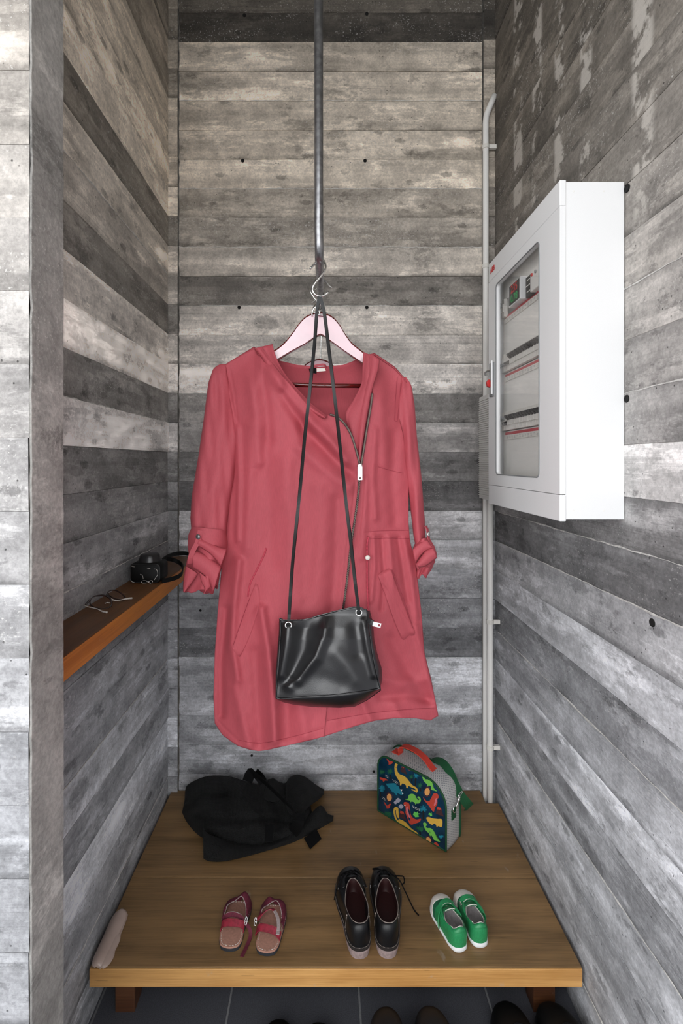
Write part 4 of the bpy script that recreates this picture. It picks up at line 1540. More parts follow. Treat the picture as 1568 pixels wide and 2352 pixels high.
obj('side_gusset', bm, M_LEATHER, bag, smooth_shade=True, solid=-0.0012)


def piping(pix, n, lift=0.0008, r=0.0012):
    bm = bmesh.new()
    tube(bm, [P(x, y, float(bag_Y(x, y)) - lift) for x, y in resample(pix, n)], r, 8)
    obj('piping', bm, M_LEATHER, bag, smooth_shade=True)


piping([(643, 1470), (640, 1520), (636, 1570), (634, 1597), (638, 1604), (660, 1604), (700, 1601), (760, 1597), (820, 1590), (866, 1583), (873, 1578)], 90)
piping([(873, 1578), (866, 1552), (856, 1505), (850, 1460)], 40)
bm = bmesh.new()
tube(bm, [P(x, y, float(bag_Y(x, y)) - 0.0006) for x, y in resample([(642, 1420), (650, 1424), (700, 1423), (735, 1413), (770, 1404), (800, 1397), (820, 1394), (838, 1400)], 60)], [0.0012 + 0.0005 * (i % 3 == 0) for i in range(60)], 6)
obj('top_edge', bm, M_LEATHER, bag)
for ex, ey in ((662, 1436), (824, 1407)):
    c = P(ex, ey, float(bag_Y(ex, ey)) - 0.0006)
    bm = bmesh.new()
    lathe(bm, c, (0, -1, 0), [(0.0078, -0.001), (0.0080, 0.0008), (0.0068, 0.0018), (0.0052, 0.0012), (0.0048, 0.0)], 28)
    ey_o = obj('eyelet', bm, M_CHROME, bag, smooth_shade=True)
    bm = bmesh.new()
    lathe(bm, c, (0, -1, 0), [(0.0048, 0), (0.0048, 0.0009), (0.001, 0.0009)], 20)
    obj('eyelet_opening', bm, M_HOLE, ey_o)
zb = P(850, 1430, 1.045)
bm = bmesh.new()
ribbon(bm, [P(846, 1423, 1.052), P(851, 1428, 1.047), P(857, 1431, 1.044)], 0.011, 0.004, (0, 0, 1))
obj('zip_end', bm, M_LEATHER, bag)
bm = bmesh.new()
ex = P(858, 1433, 1.043)
dirv = (P(874, 1437, 1.043) - ex)
t_ = dirv.normalized()
u_ = Vector((0, -1, 0)).cross(t_).normalized()


def tag_box(a, b, c, d):
    Mx = Matrix((t_.to_tuple(), (0, -1, 0), u_.to_tuple())).transposed().to_4x4()
    box(bm, a, b, -0.0008, 0.0008, c, d, Matrix.Translation(ex) @ Mx)


tag_box(-0.002, 0.0095, -0.0048, 0.0048)
tag_box(0.0095, 0.0135, -0.0048, -0.0022)
tag_box(0.0095, 0.0135, 0.0022, 0.0048)
tag_box(0.0135, 0.0155, -0.0048, 0.0048)
obj('zip_pull', bm, M_CHROME, bag)
for pix, sgn in (([(733, 679), (730, 700), (727, 722), (722, 790), (712, 890), (700, 1000), (690, 1110), (681, 1200), (672, 1290), (667, 1360), (663, 1424), (662, 1436)], -1),
                 ([(735, 679), (740, 700), (745, 722), (756, 810), (768, 910), (779, 1010), (789, 1105), (798, 1185), (806, 1250), (815, 1335), (823, 1398), (824, 1407)], 1)):
    path = []
    n = len(pix)
    for i, (x, y) in enumerate(resample(pix, 90)):
        f = i / 89
        Y = 1.0535 + (0.0455 * smooth((f - 0.02) / 0.2) - 0.036 * smooth((f - 0.35) / 0.6)) * 0 - 0.006 * f
        if f > 0.9:
            Y = 1.0475 + (float(bag_Y(x, y)) - 0.003 - 1.0475) * smooth((f - 0.9) / 0.1)
        path.append(P(x, y, float(Y)))
    bm = bmesh.new()
    ac = [(Vector((1, -0.7 * math.sin(i * 0.11), 0.05))) for i in range(90)]
    ribbon(bm, path, 0.0068, 0.0032, ac)
    obj('strap', bm, M_STRAPL, bag)
# ------------------------------------------------------------------ dinosaur lunch bag
LBO = on_z(868, 1863, BZ)
LBR = on_z(1024, 1957, BZ)
e1 = (LBR - LBO)
LW = e1.length
e1.normalize()
e2 = Vector((-e1.y, e1.x, 0))
if e2.y < 0:
    e2 = -e2
LD, LH = 0.088, 0.206
lunch = thing('lunch_bag', LBO + e1 * LW / 2 + e2 * LD / 2, 'childs dinosaur patterned lunch bag with red handle and green trim on the bench', 'bag')


def LB(u, d, v):
    """local metres: along the face, into the depth, up"""
    return LBO + e1 * u + e2 * d + Vector((0, 0, v))


def lb_outline(inset=0.0, n=16):
    rad = 0.072
    pts = [(inset, inset + 0.002), (LW - inset, inset + 0.002)]
    for i in range(n + 1):
        a = math.pi / 2 * i / n
        pts.append((LW - inset - (rad - inset) * (1 - math.cos(a)), LH - inset - (rad - inset) * (1 - math.sin(a))))
    r2 = 0.045
    for i in range(n + 1):
        a = math.pi / 2 + math.pi / 2 * i / n
        pts.append((inset + (r2 - inset) * (1 + math.cos(a)), LH - inset - (r2 - inset) * (1 - math.sin(a))))
    return pts


def face_mat():
    n = N('petrol_blue_print_cloth')
    co = n.node('ShaderNodeTexCoord').outputs['Object']
    f = n.noise(co, 25, 3)
    n.link(n.mix(n.ramp(f, 0.35, 0.65), lin(4, 38, 60), lin(10, 58, 82)), n.b.inputs['Base Color'])
    n.set(Roughness=0.35)
    n.bump(n.noise(co, 18, 2), 0.4, 0.004)
    return n.m


def plus_mat():
    n = N('pale_grey_cloth_with_little_crosses')
    uv = n.node('ShaderNodeTexCoord').outputs['UV']
    sep = n.node('ShaderNodeSeparateXYZ')
    n.link(n.vmul(uv, (1, 1, 0)), sep.inputs[0])
    u, v = sep.outputs[0], sep.outputs[1]
    row = n.math('MODULO', n.math('FLOOR', v), 2.0)
    fu = n.math('SUBTRACT', n.math('FRACT', n.math('ADD', u, n.math('MULTIPLY', row, 0.5))), 0.5)
    fv = n.math('SUBTRACT', n.math('FRACT', v), 0.5)
    au, av = n.math('ABSOLUTE', fu), n.math('ABSOLUTE', fv)
    m = n.math('MULTIPLY', n.math('LESS_THAN', n.math('MINIMUM', au, av), 0.09), n.math('LESS_THAN', n.math('MAXIMUM', au, av), 0.30))
    n.link(n.mix(m, lin(188, 186, 184), lin(96, 102, 112)), n.b.inputs['Base Color'])
    n.set(Roughness=0.75)
    return n.m


M_FACE, M_PLUS = face_mat(), plus_mat()
M_GTRIM = fabric('green_binding', lin(12, 70, 38), 600, 0.0006, 0.1)
M_GWEB = fabric('green_webbing', lin(12, 78, 42), 420, 0.0010, 0.1)
M_RWEB = fabric('red_webbing', lin(204, 62, 46), 420, 0.0010, 0.08)

ol = lb_outline(0.0)
bm = bmesh.new()
rows = []
ctr = (LW * 0.5, LH * 0.45)
for f, b in ((1.0, 0.0), (0.97, -0.0015), (0.85, -0.004), (0.6, -0.007), (0.3, -0.0085), (0.02, -0.009)):
    rows.append([LB(ctr[0] + (u - ctr[0]) * f, b, ctr[1] + (v - ctr[1]) * f) for u, v in ol])
vs = grid(bm, rows, close_u=True)
bm.faces.new(vs[-1])
obj('front_face', bm, M_FACE, lunch, smooth_shade=True)
bm = bmesh.new()
rows = []
for f, b in ((1.0, 0.0), (0.97, 0.002), (0.6, 0.008), (0.02, 0.009)):
    rows.append([LB(ctr[0] + (u - ctr[0]) * f, LD + b, ctr[1] + (v - ctr[1]) * f) for u, v in ol])
vs = grid(bm, rows, close_u=True)
bm.faces.new(vs[-1])
obj('back_face', bm, M_FACE, lunch, smooth_shade=True)
# side band with UVs that count crosses
bm = bmesh.new()
uvl = bm.loops.layers.uv.new('UVMap')
dense = []
for i, p in enumerate(ol):
    q = ol[(i + 1) % len(ol)]
    k = max(1, int(math.dist(p, q) / 0.012))
    for s_ in range(k):
        dense.append((p[0] + (q[0] - p[0]) * s_ / k, p[1] + (q[1] - p[1]) * s_ / k))
acc = [0.0]
for p, q in zip(dense, dense[1:] + dense[:1]):
    acc.append(acc[-1] + math.dist(p, q))
cols = []
m = 9
for (u, v) in dense + dense[:1]:
    nu, nv = u - ctr[0], v - ctr[1]
    ln = math.hypot(nu, nv)
    cols.append([bm.verts.new(LB(u + 0.003 * nu / ln * math.sin(math.pi * j / (m - 1)), LD * j / (m - 1), max(0.0008, v + 0.003 * nv / ln * math.sin(math.pi * j / (m - 1))))) for j in range(m)])
for i in range(len(cols) - 1):
    for j in range(m - 1):
        f = bm.faces.new((cols[i][j], cols[i + 1][j], cols[i + 1][j + 1], cols[i][j + 1]))
        for lp, (a, b) in zip(f.loops, ((i, j), (i + 1, j), (i + 1, j + 1), (i, j + 1))):
            lp[uvl].uv = (acc[a] / 0.0078, LD * b / (m - 1) / 0.0062)
obj('side_band', bm, M_PLUS, lunch, smooth_shade=True)
for d in (0.0, LD):
    bm = bmesh.new()
    tube(bm, [LB(p[0], d, max(p[1], 0.0036 if d == 0 else 0.0056)) for p in dense], 0.0034 if d == 0 else 0.0054, 8, closed=True)
    obj('binding', bm, M_GTRIM, lunch, smooth_shade=True)


def on_face(cx, cy, lift=0.0):
    """crop pixel of the close look (scale 0.1658) -> (u, v) on the bag's face"""
    px, py = 840 + cx * 260 / 1568, 1690 + cy * 280 / 1689
    d = P(px, py, 1.0) - Vector((0, 0, EYE))
    t = (LBO - Vector((0, 0, EYE))).dot(e2) / d.dot(e2)
    h = Vector((0, 0, EYE)) + d * t
    return (h - LBO).dot(e1), h.z - BZ


PRINT = {'yellow': (206, 164, 62), 'lime': (112, 186, 74), 'red': (186, 62, 44), 'teal': (10, 118, 140), 'darkgreen': (16, 92, 60), 'black': (12, 12, 16), 'orange': (222, 156, 88), 'grey': (158, 156, 170), 'pink': (206, 112, 122), 'volcano': (60, 30, 32), 'white': (220, 216, 206), 'leaf': (96, 190, 80), 'rustdot': (110, 40, 40)}
PM = {k: flat('print_' + k, *v) for k, v in PRINT.items()}
names = list(PRINT)
bmP = bmesh.new()


def face_bulge(u, v):
    # how far the bulging face stands out at (u, v)
    best = 1.0
    du, dv = u - ctr[0], v - ctr[1]
    r = max(abs(du) / (LW / 2), dv / (LH - ctr[1]) if dv > 0 else -dv / ctr[1])
    return float(np.interp(r, [0.02, 0.3, 0.6, 0.85, 0.97, 1.0], [0.009, 0.0085, 0.007, 0.004, 0.0015, 0.0]))


PRINT_LIFT = [0.0]


def shape(colour, pts, smooth_=True):
    PRINT_LIFT[0] += 0.000006
    uv = [on_face(*p) for p in pts]
    if smooth_ and len(uv) > 4:
        uv = [(p[0], p[1]) for p in spline([(a, b, 0) for a, b in uv], len(uv) * 4, True)]
    ok = [(min(max(u, 0.003), LW - 0.003), min(max(v, 0.004), LH - 0.004)) for u, v in uv]
    vs_ = [bmP.verts.new(LB(u, -face_bulge(u, v) - 0.0006 - PRINT_LIFT[0], v)) for u, v in ok]
    try:
        f = bmP.faces.new(vs_)
    except ValueError:
        return
    f.material_index = names.index(colour)
    r = bmesh.ops.triangulate(bmP, faces=[f])


def moved(pts, dx, dy, sx=1, sy=1, cx=0, cy=0):
    return [(cx + (x - cx) * sx + dx, cy + (y - cy) * sy + dy) for x, y in pts]


LONGNECK = [(410, 390), (430, 355), (465, 355), (480, 380), (470, 395), (448, 392), (442, 440), (455, 490), (490, 525), (530, 540), (580, 575), (625, 630), (670, 675), (715, 700), (738, 740), (722, 770), (690, 750), (650, 735), (655, 722), (690, 735), (712, 745), (700, 720), (655, 700), (605, 680), (600, 705), (580, 705), (572, 670), (535, 645), (515, 650), (510, 668), (492, 668), (488, 625), (455, 575), (420, 510), (408, 440)]
shape('yellow', LONGNECK)
shape('yellow', moved(LONGNECK, -8, 618))
LONG2 = [(855, 1115), (890, 1108), (935, 1125), (985, 1140), (1060, 1150), (1060, 1250), (1010, 1240), (995, 1260), (985, 1225), (965, 1200), (920, 1160), (885, 1150), (900, 1175), (940, 1215), (915, 1210), (870, 1160)]
shape('yellow', LONG2)
STEG = [(782, 545), (800, 535), (822, 545), (828, 570), (815, 580), (835, 598), (875, 600), (915, 630), (940, 680), (955, 720), (1000, 758), (950, 745), (920, 735), (910, 690), (880, 680), (870, 695), (855, 660), (820, 630), (795, 590)]
shape('lime', STEG)
shape('lime', moved(STEG, 30, 648, 1.05, 1.25, 782, 545))
STEG2 = [(560, 858), (605, 850), (615, 805), (655, 785), (695, 800), (720, 840), (740, 870), (755, 872), (758, 850), (740, 850), (732, 830), (752, 822), (775, 845), (780, 880), (760, 915), (715, 920), (710, 938), (692, 905), (655, 890), (645, 905), (632, 880), (600, 872)]
shape('lime', STEG2)
REX = [(545, 915), (560, 898), (600, 905), (625, 930), (632, 985), (640, 1060), (665, 1110), (720, 1140), (780, 1128), (770, 1165), (720, 1192), (675, 1180), (668, 1210), (640, 1215), (612, 1190), (640, 1175), (615, 1150), (590, 1100), (575, 1050), (560, 1040), (575, 1020), (572, 975), (550, 945)]
shape('red', REX)
shape('pink', [(580, 975), (600, 960), (605, 1010), (620, 1070), (640, 1120), (615, 1110), (592, 1060), (580, 1015)])
shape('white', [(548, 938), (575, 940), (565, 950), (552, 948)], False)
REX2 = [(810, 825), (840, 870), (880, 890), (925, 870), (945, 830), (945, 795), (970, 782), (1005, 795), (1018, 840), (1000, 870), (1002, 920), (985, 960), (960, 990), (950, 1010), (960, 1040), (935, 1025), (920, 990), (915, 945), (870, 915), (830, 880)]
shape('red', REX2)
shape('pink', [(975, 865), (995, 850), (992, 900), (975, 945), (955, 955), (965, 910)])
shape('red', [(950, 1480), (985, 1465), (1015, 1500), (1020, 1545), (990, 1540), (960, 1510)])
for dx, dy in ((0, 0), (-25, 605)):
    PTE = [(283, 292), (310, 320), (340, 350), (365, 325), (398, 322), (380, 345), (375, 375), (345, 390), (318, 385), (330, 372), (305, 340)]
    shape('red', moved(PTE, dx, dy))
shape('red', [(200, 570), (240, 572), (290, 585), (325, 605), (280, 608), (255, 632), (245, 605), (205, 595)])
shape('red', [(590, 462), (612, 455), (622, 440), (640, 460), (625, 480), (605, 475)])
TRI = [(440, 690), (460, 672), (478, 690), (490, 720), (515, 745), (540, 780), (520, 800), (490, 790), (455, 770), (440, 735)]
shape('teal', TRI)
shape('teal', [(295, 645), (330, 670), (370, 665), (400, 640), (440, 650), (445, 700), (455, 800), (440, 805), (430, 760), (395, 735), (390, 770), (375, 720), (335, 705), (305, 675)])
shape('white', [(498, 722), (530, 728), (512, 752)], False)
shape('white', [(520, 768), (545, 778), (526, 792)], False)


def star(colour, cx, cy, r, k=7, a0=-1.5, asp=1.0):
    pts = []
    for i in range(2 * k):
        a = a0 + math.pi * i / k
        rr = r if i % 2 == 0 else r * 0.38
        pts.append((cx + rr * math.cos(a), cy + rr * math.sin(a) * asp))
    shape(colour, pts, False)


for c_, x, y, r in (('teal', 705, 545, 48), ('teal', 815, 990, 58), ('teal', 230, 720, 52), ('darkgreen', 765, 670, 46), ('darkgreen', 760, 1270, 56), ('darkgreen', 350, 480, 48), ('darkgreen', 640, 560, 40), ('darkgreen', 320, 1070, 55), ('darkgreen', 240, 490, 42), ('teal', 1050, 1390, 34)):
    star(c_, x, y, r)
for c_, x, y, r in (('leaf', 725, 1065, 52), ('leaf', 915, 1070, 34)):
    star(c_, x, y, r, 6, -1.2, 0.9)
for x0, y0, w, h in ((690, 570, 18, 115), (804, 1018, 24, 128), (762, 705, 20, 42), (750, 1310, 20, 50), (640, 580, 12, 40), (345, 520, 20, 60), (200, 760, 20, 70)):
    shape('black', [(x0, y0), (x0 + w, y0 + w * 0.4), (x0 + w + 2, y0 + h + w * 0.5), (x0, y0 + h)], False)
for x, y, k in ((530, 400, 1.0), (525, 1020, 1.1), (1030, 975, 1.1)):
    shape('volcano', [(x - 25 * k, y), (x + 15 * k, y + 12 * k), (x + 50 * k, y + 128 * k), (x - 46 * k, y + 82 * k)], False)
    shape('red', [(x - 25 * k, y), (x + 15 * k, y + 12 * k), (x + 24 * k, y + 48 * k), (x + 6 * k, y + 30 * k), (x - 8 * k, y + 46 * k), (x - 16 * k, y + 26 * k), (x - 32 * k, y + 36 * k)], False)
for x, y in ((342, 838), (866, 762), (874, 1440)):
    for i in range(14):
        a = 2 * math.pi * i / 14
        shape('rustdot', [(x + 48 * math.cos(a + b) + 7 * math.cos(q), y + 64 * math.sin(a + b) + 9 * math.sin(q)) for b, q in ((0, 0), (0, 1.57), (0, 3.14), (0, 4.71))], False)
    shape('orange', [(x + 36 * math.cos(2 * math.pi * i / 10), y + 50 * math.sin(2 * math.pi * i / 10)) for i in range(10)])
for x, y, r in ((470, 875, 30), (432, 905, 22), (510, 960, 30)):
    shape('grey', [(x + r * (1 + 0.18 * math.cos(4 * a)) * math.cos(a), y + r * 1.1 * math.sin(a)) for a in [2 * math.pi * i / 12 for i in range(12)]])
for bx, by, nx_, ny_ in ((285, 525, 3, 2), (390, 585, 5, 2), (670, 945, 6, 2), (235, 830, 3, 2)):
    for i in range(nx_):
        for j in range(ny_):
            x, y = bx + i * 17 + j * 6, by + i * 9 + j * 22
            shape('white', [(x, y), (x + 8, y + 4), (x + 8, y + 12), (x, y + 8)], False)
po = obj('printed_pattern', bmP, [PM[k] for k in names], lunch)
po['kind'] = 'stuff'

# handle, strap, tab and swivel hook
bm = bmesh.new()
hp = [(0.052, 0.2055), (0.062, 0.213), (0.068, 0.226), (0.078, 0.238), (0.110, 0.243), (0.145, 0.239), (0.172, 0.226), (0.190, 0.207), (0.208, 0.2015), (0.228, 0.190)]
hp = [(0.060, 0.2085), (0.066, 0.212), (0.062, 0.222), (0.072, 0.236), (0.100, 0.242), (0.135, 0.240), (0.165, 0.229), (0.185, 0.213), (0.205, 0.200), (0.222, 0.190), (0.232, 0.181)]
ribbon(bm, spline([LB(u, 0.046, v + 0.003) for u, v in hp], 48), 0.026, 0.0032, e2)
obj('handle', bm, M_RWEB, lunch)
bm = bmesh.new()
ribbon(bm, [LB(0.036, 0.046, 0.2095), LB(0.066, 0.046, 0.2105)], 0.028, 0.003, e2)
obj('handle_end', bm, M_RWEB, lunch)
bm = bmesh.new()
sp = [LB(0.120, LD + 0.016, 0.165), LB(0.150, LD + 0.014, 0.196), LB(0.180, LD + 0.008, 0.213), LB(0.208, LD + 0.003, 0.213), LB(0.235, LD - 0.004, 0.198), LB(0.256, LD - 0.010, 0.172), LB(0.272, LD - 0.010, 0.150), LB(0.284, LD - 0.004, 0.132), LB(0.291, LD + 0.010, 0.112), LB(0.288, LD + 0.030, 0.092), LB(0.272, LD + 0.040, 0.078)]
ribbon(bm, spline(sp, 40), 0.030, 0.0022, [e2 * 1.0 + e1 * (0.45 * i / 39) + Vector((0, 0, 0.5 * i / 39)) for i in range(40)])
obj('shoulder_strap', bm, M_GWEB, lunch)
bm = bmesh.new()
ribbon(bm, spline([LB(-0.008, 0.05, 0.130), LB(-0.014, 0.052, 0.110), LB(-0.013, 0.052, 0.080), LB(-0.006, 0.05, 0.05)], 14), 0.028, 0.0022, e2)
obj('shoulder_strap', bm, M_GWEB, lunch)
bm = bmesh.new()
ribbon(bm, [LB(LW + 0.0035, 0.042, 0.118), LB(LW + 0.0042, 0.042, 0.085)], 0.026, 0.0024, e2)
obj('side_tab', bm, M_GWEB, lunch)
bm = bmesh.new()
ribbon(bm, [LB(-0.0035, 0.042, 0.092), LB(-0.0042, 0.042, 0.062)], 0.026, 0.0024, e2)
obj('side_tab', bm, M_GWEB, lunch)
bm = bmesh.new()
c0 = LB(LW + 0.006, 0.042, 0.120)
tube(bm, [c0 + e2 * 0.013 * math.cos(a) + Vector((0, 0, 0.012 * math.sin(a))) + e1 * 0.003 for a in [2 * math.pi * i / 20 for i in range(20)]], 0.0014, 6, closed=True)
obj('d_ring', bm, M_CHROME, lunch, smooth_shade=True)
bm = bmesh.new()
s0, s1 = LB(LW + 0.012, 0.052, 0.128), LB(LW + 0.016, 0.062, 0.158)
ax = (s1 - s0).normalized()
tube(bm, [s0 + ax * 0.009 * math.sin(a) * 1.3 + e2 * 0.006 * math.cos(a) for a in [2 * math.pi * i / 16 for i in range(13)]], 0.0016, 6)
lathe(bm, s0 + ax * 0.011, ax, [(0.003, 0), (0.004, 0.003), (0.004, 0.008), (0.0025, 0.011), (0.0035, 0.013), (0.002, 0.016)], 10)
tube(bm, [s1 + ax * 0.002 + e2 * 0.014 * math.cos(a) + ax * 0.006 * math.sin(a) for a in [2 * math.pi * i / 18 for i in range(18)]], 0.0014, 6, closed=True)
obj('swivel_hook', bm, M_CHROME, lunch, smooth_shade=True)

# ------------------------------------------------------------------ black knitted garment, heaped
knit = thing('knitted_cardigan', on_z(590, 1900, BZ), 'heap of black ribbed knitwear with a wide belt at the back of the bench', 'garment')


def uv_grid(name, rows, parent, mat, su=1.0, sv=1.0, solid=0.0):
    bm = bmesh.new()
    uvl = bm.loops.layers.uv.new('UVMap')
    vs = [[bm.verts.new(p) for p in r] for r in rows]
    nr, nc = len(rows), len(rows[0])
    for i in range(nr - 1):
        for j in range(nc - 1):
            f = bm.faces.new((vs[i][j], vs[i][j + 1], vs[i + 1][j + 1], vs[i + 1][j]))
            for lp, (a, b) in zip(f.loops, ((i, j), (i, j + 1), (i + 1, j + 1), (i + 1, j))):
                lp[uvl].uv = (b / (nc - 1) * su, a / (nr - 1) * sv)
    return obj(name, bm, mat, parent, smooth_shade=True, solid=solid)


def heap(name, top, bot, ytop, seed, amp=0.012, back=True, su=1.5, sv=1.0, lift=0.0, folds=(), step=0.012):
    """cloth heap: its lower line lies on the bench, its upper line stands at distance ytop(px)"""
    rnd = random.Random(seed)
    ph = [rnd.uniform(0, 6.3) for _ in range(6)]
    x0, x1 = min(p[0] for p in bot), max(p[0] for p in bot)
    n, m = 70, 36
    rows = []
    a, b = resample(top, n), resample(bot, n)
    for j in range(m):
        f = j / (m - 1)
        row = []
        for i in range(n):
            x, y = b[i][0] + (a[i][0] - b[i][0]) * f, b[i][1] + (a[i][1] - b[i][1]) * f
            Yb = FPX * (EYE - BZ - lift - 0.002) / (b[i][1] - CY)
            Yt = float(interp(a[i][0], ytop))
            Y = Yb + (Yt - Yb) * f ** 1.25
            s = i / (n - 1)
            env = math.sin(math.pi * f) ** 0.7 * math.sin(math.pi * min(max(s, 0.02), 0.98)) ** 0.4
            Y -= env * (0.020 + amp * (0.6 * math.sin(7 * s + 4 * f + ph[0]) + 0.5 * math.sin(13 * s - 6 * f + ph[1]) + 0.35 * math.sin(19 * s + 9 * f + ph[2])))
            for pts, am, sg in folds:
                Y -= am * math.exp(-(float(dist_poly(np.array([x]), np.array([y]), pts)[0]) / sg) ** 2)
            p = P(x, y, Y)
            p.z = max(p.z, BZ + 0.002)
            row.append(p)
        rows.append(row)
    for k in range(1, 6):                                 # down again at the back
        row = []
        for p in rows[m - 1]:
            q = p.copy()
            q.y = min(p.y + step * k, YB - 0.016)
            q.z = BZ + 0.003 + (p.z - BZ - 0.003) * (1 - k / 5) ** 0.7
            row.append(q)
        rows.append(row)
    return uv_grid(name, rows, knit, M_KNIT, su, sv)


heap('knit_body', [(424, 1838), (427, 1808), (445, 1794), (470, 1784), (500, 1781), (530, 1784), (560, 1793), (590, 1800), (622, 1789), (650, 1800), (668, 1790), (690, 1800), (706, 1830), (712, 1850)],
     [(418, 1866), (430, 1890), (452, 1915), (478, 1930), (520, 1936), (560, 1940), (600, 1940), (640, 1934), (670, 1928), (700, 1915), (715, 1900), (722, 1885)],
     [(420, 1.74), (500, 1.79), (600, 1.80), (720, 1.78)], 5, 0.017, folds=(([(470, 1900), (540, 1905), (620, 1900)], 0.012, 9), ([(450, 1870), (520, 1885), (600, 1880), (680, 1890)], -0.014, 8), ([(560, 1830), (590, 1870), (600, 1910)], 0.014, 8), ([(620, 1820), (640, 1860), (640, 1900)], -0.015, 9), ([(430, 1850), (470, 1825), (520, 1820)], -0.018, 9), ([(500, 1800), (470, 1835), (440, 1860)], 0.02, 16), ([(540, 1800), (560, 1840), (580, 1890)], 0.02, 16), ([(520, 1815), (515, 1870)], -0.015, 18)))
heap('knit_hem', [(466, 1900), (480, 1916), (530, 1932), (580, 1936), (640, 1918), (700, 1880), (735, 1850), (752, 1868), (766, 1874)],
     [(467, 1972), (480, 1978), (510, 1979), (560, 1969), (620, 1952), (670, 1936), (700, 1922), (740, 1900), (764, 1886)],
     [(460, 1.56), (560, 1.60), (700, 1.68), (770, 1.695)], 9, 0.006, su=1.4, sv=0.4, step=0.003)
heap('knit_sleeve', [(656, 1815), (660, 1792), (676, 1780), (698, 1783), (722, 1800), (742, 1814), (744, 1820)],
     [(655, 1850), (664, 1868), (678, 1876), (694, 1868), (710, 1852), (730, 1838), (742, 1826)],
     [(650, 1.76), (745, 1.78)], 14, 0.006, su=0.7, sv=0.6, lift=0.05)
heap('knit_fold', [(428, 1812), (450, 1795), (480, 1785), (520, 1786), (556, 1798), (568, 1818)],
     [(424, 1846), (440, 1838), (464, 1822), (490, 1812), (520, 1814), (560, 1834)],
     [(420, 1.76), (570, 1.79)], 21, 0.004, su=0.9, sv=0.3, lift=0.06)
heap('knit_fold', [(610, 1805), (618, 1792), (628, 1788), (640, 1796), (654, 1800)], [(604, 1830), (612, 1838), (626, 1842), (640, 1838), (652, 1828)], [(600, 1.79), (660, 1.79)], 23, 0.003, su=0.4, sv=0.4, lift=0.06)


def belt(pix, Ys, w, wdir):
    bm = bmesh.new()
    ribbon(bm, spline([P(x, y, Y) for (x, y), Y in zip(pix, Ys)], 40), w, 0.003, wdir)
    obj('belt', bm, M_STRAPBLK, knit)


belt([(568, 1795), (578, 1775), (600, 1790), (630, 1818), (660, 1846), (680, 1868), (686, 1886), (680, 1902), (672, 1912)], [1.72, 1.735, 1.70, 1.655, 1.61, 1.58, 1.57, 1.58, 1.60], 0.036, (0.75, -0.25, -0.75))
belt([(585, 1774), (597, 1786), (604, 1797)], [1.745, 1.74, 1.74], 0.03, (0.2, 0.3, 1))
bm = bmesh.new()
prism(bm, [on_z(698, 1926, BZ + 0.012), on_z(727, 1906, BZ + 0.014), on_z(738, 1927, BZ + 0.006), on_z(712, 1951, BZ + 0.0035)], (0, 0, 0.0018))
obj('belt_end', bm, M_STRAPBLK, knit)
bm = bmesh.new()
prism(bm, [P(609, 1895, 1.553), P(628, 1893, 1.553), P(627, 1932, 1.508), P(609, 1933, 1.508)], (0, -0.002, 0.001))
obj('sewn_patch', bm, M_STRAPBLK, knit)
# ------------------------------------------------------------------ shoes
def foot_outline(L, W, mir, n, toe=0.04, tab=None):
    """closed outline of a shoe seen from above; heel at the origin, toe along +y; mir = 1: inner side towards +x"""
    lat = [(0.0, 0.0), (0.012, 0.17), (0.05, 0.29), (0.14, 0.38), (0.3, 0.39), (0.45, 0.42), (0.6, 0.48), (0.72, 0.50), (0.84, 0.44), (0.93, 0.32), (0.985, 0.15)]
    med = [(0.0, 0.0), (0.012, 0.17), (0.05, 0.29), (0.14, 0.36), (0.3, 0.34), (0.45, 0.34), (0.6, 0.40), (0.72, 0.45), (0.84, 0.44), (0.93, 0.36), (0.985, 0.20)]
    if tab:
        lat, med = tab
    right = [(w, s) for s, w in med]
    left = [(-w, s) for s, w in lat[1:]]
    pts = [(x * W * mir, s * L) for x, s in right] + [(toe * W * mir, L)] + [(x * W * mir, s * L) for x, s in left[::-1]]
    return [(v.x, v.y) for v in spline([(x, y, 0) for x, y in pts], n, True)]


def opening_outline(cx, y0, y1, w, n, sharp=0.0):
    """egg-shaped ankle opening, starting at the heel side"""
    out = []
    for i in range(n):
        a = -math.pi / 2 + 2 * math.pi * i / n
        yy = math.sin(a)
        ww = w * math.copysign(abs(math.cos(a)) ** 0.85, math.cos(a)) * (1 - sharp * max(0, yy))
        out.append((cx + ww, (y0 + y1) / 2 + (y1 - y0) / 2 * yy))
    return out


def shoe_frame(pos, ang, parent_name, label, cat, group=None):
    o = thing(parent_name, pos, label, cat, group)
    o.rotation_euler = (0, 0, ang)
    return o


def place(o, root):
    """parts of a shoe are modelled in the shoe's own frame"""
    o.matrix_parent_inverse = Matrix.Identity(4)
    o.parent = root
    return o


def polar(outline, rim, zb, zr, p=1.5, q=2.2, M=16, bulge=0.0, cut=None):
    """rows of points from the sole edge up and in to the rim of the opening"""
    rows = []
    for k in range(M + 1):
        r = k / M
        row = []
        for i, ((ox, oy), (rx, ry)) in enumerate(zip(outline, rim)):
            far = math.hypot(rx - ox, ry - oy)
            pe = p if far > 0.02 else 1.0 + (p - 1.0) * far / 0.02
            g = r ** pe
            z = zb + (zr[i] - zb) * (1 - (1 - r) ** q)
            b = bulge * math.sin(math.pi * r)
            cx, cy = rx - ox, ry - oy
            row.append(Vector((ox + cx * g - (cx / (far + 1e-6)) * b, oy + cy * g - (cy / (far + 1e-6)) * b, z)))
        rows.append(row)
    return rows


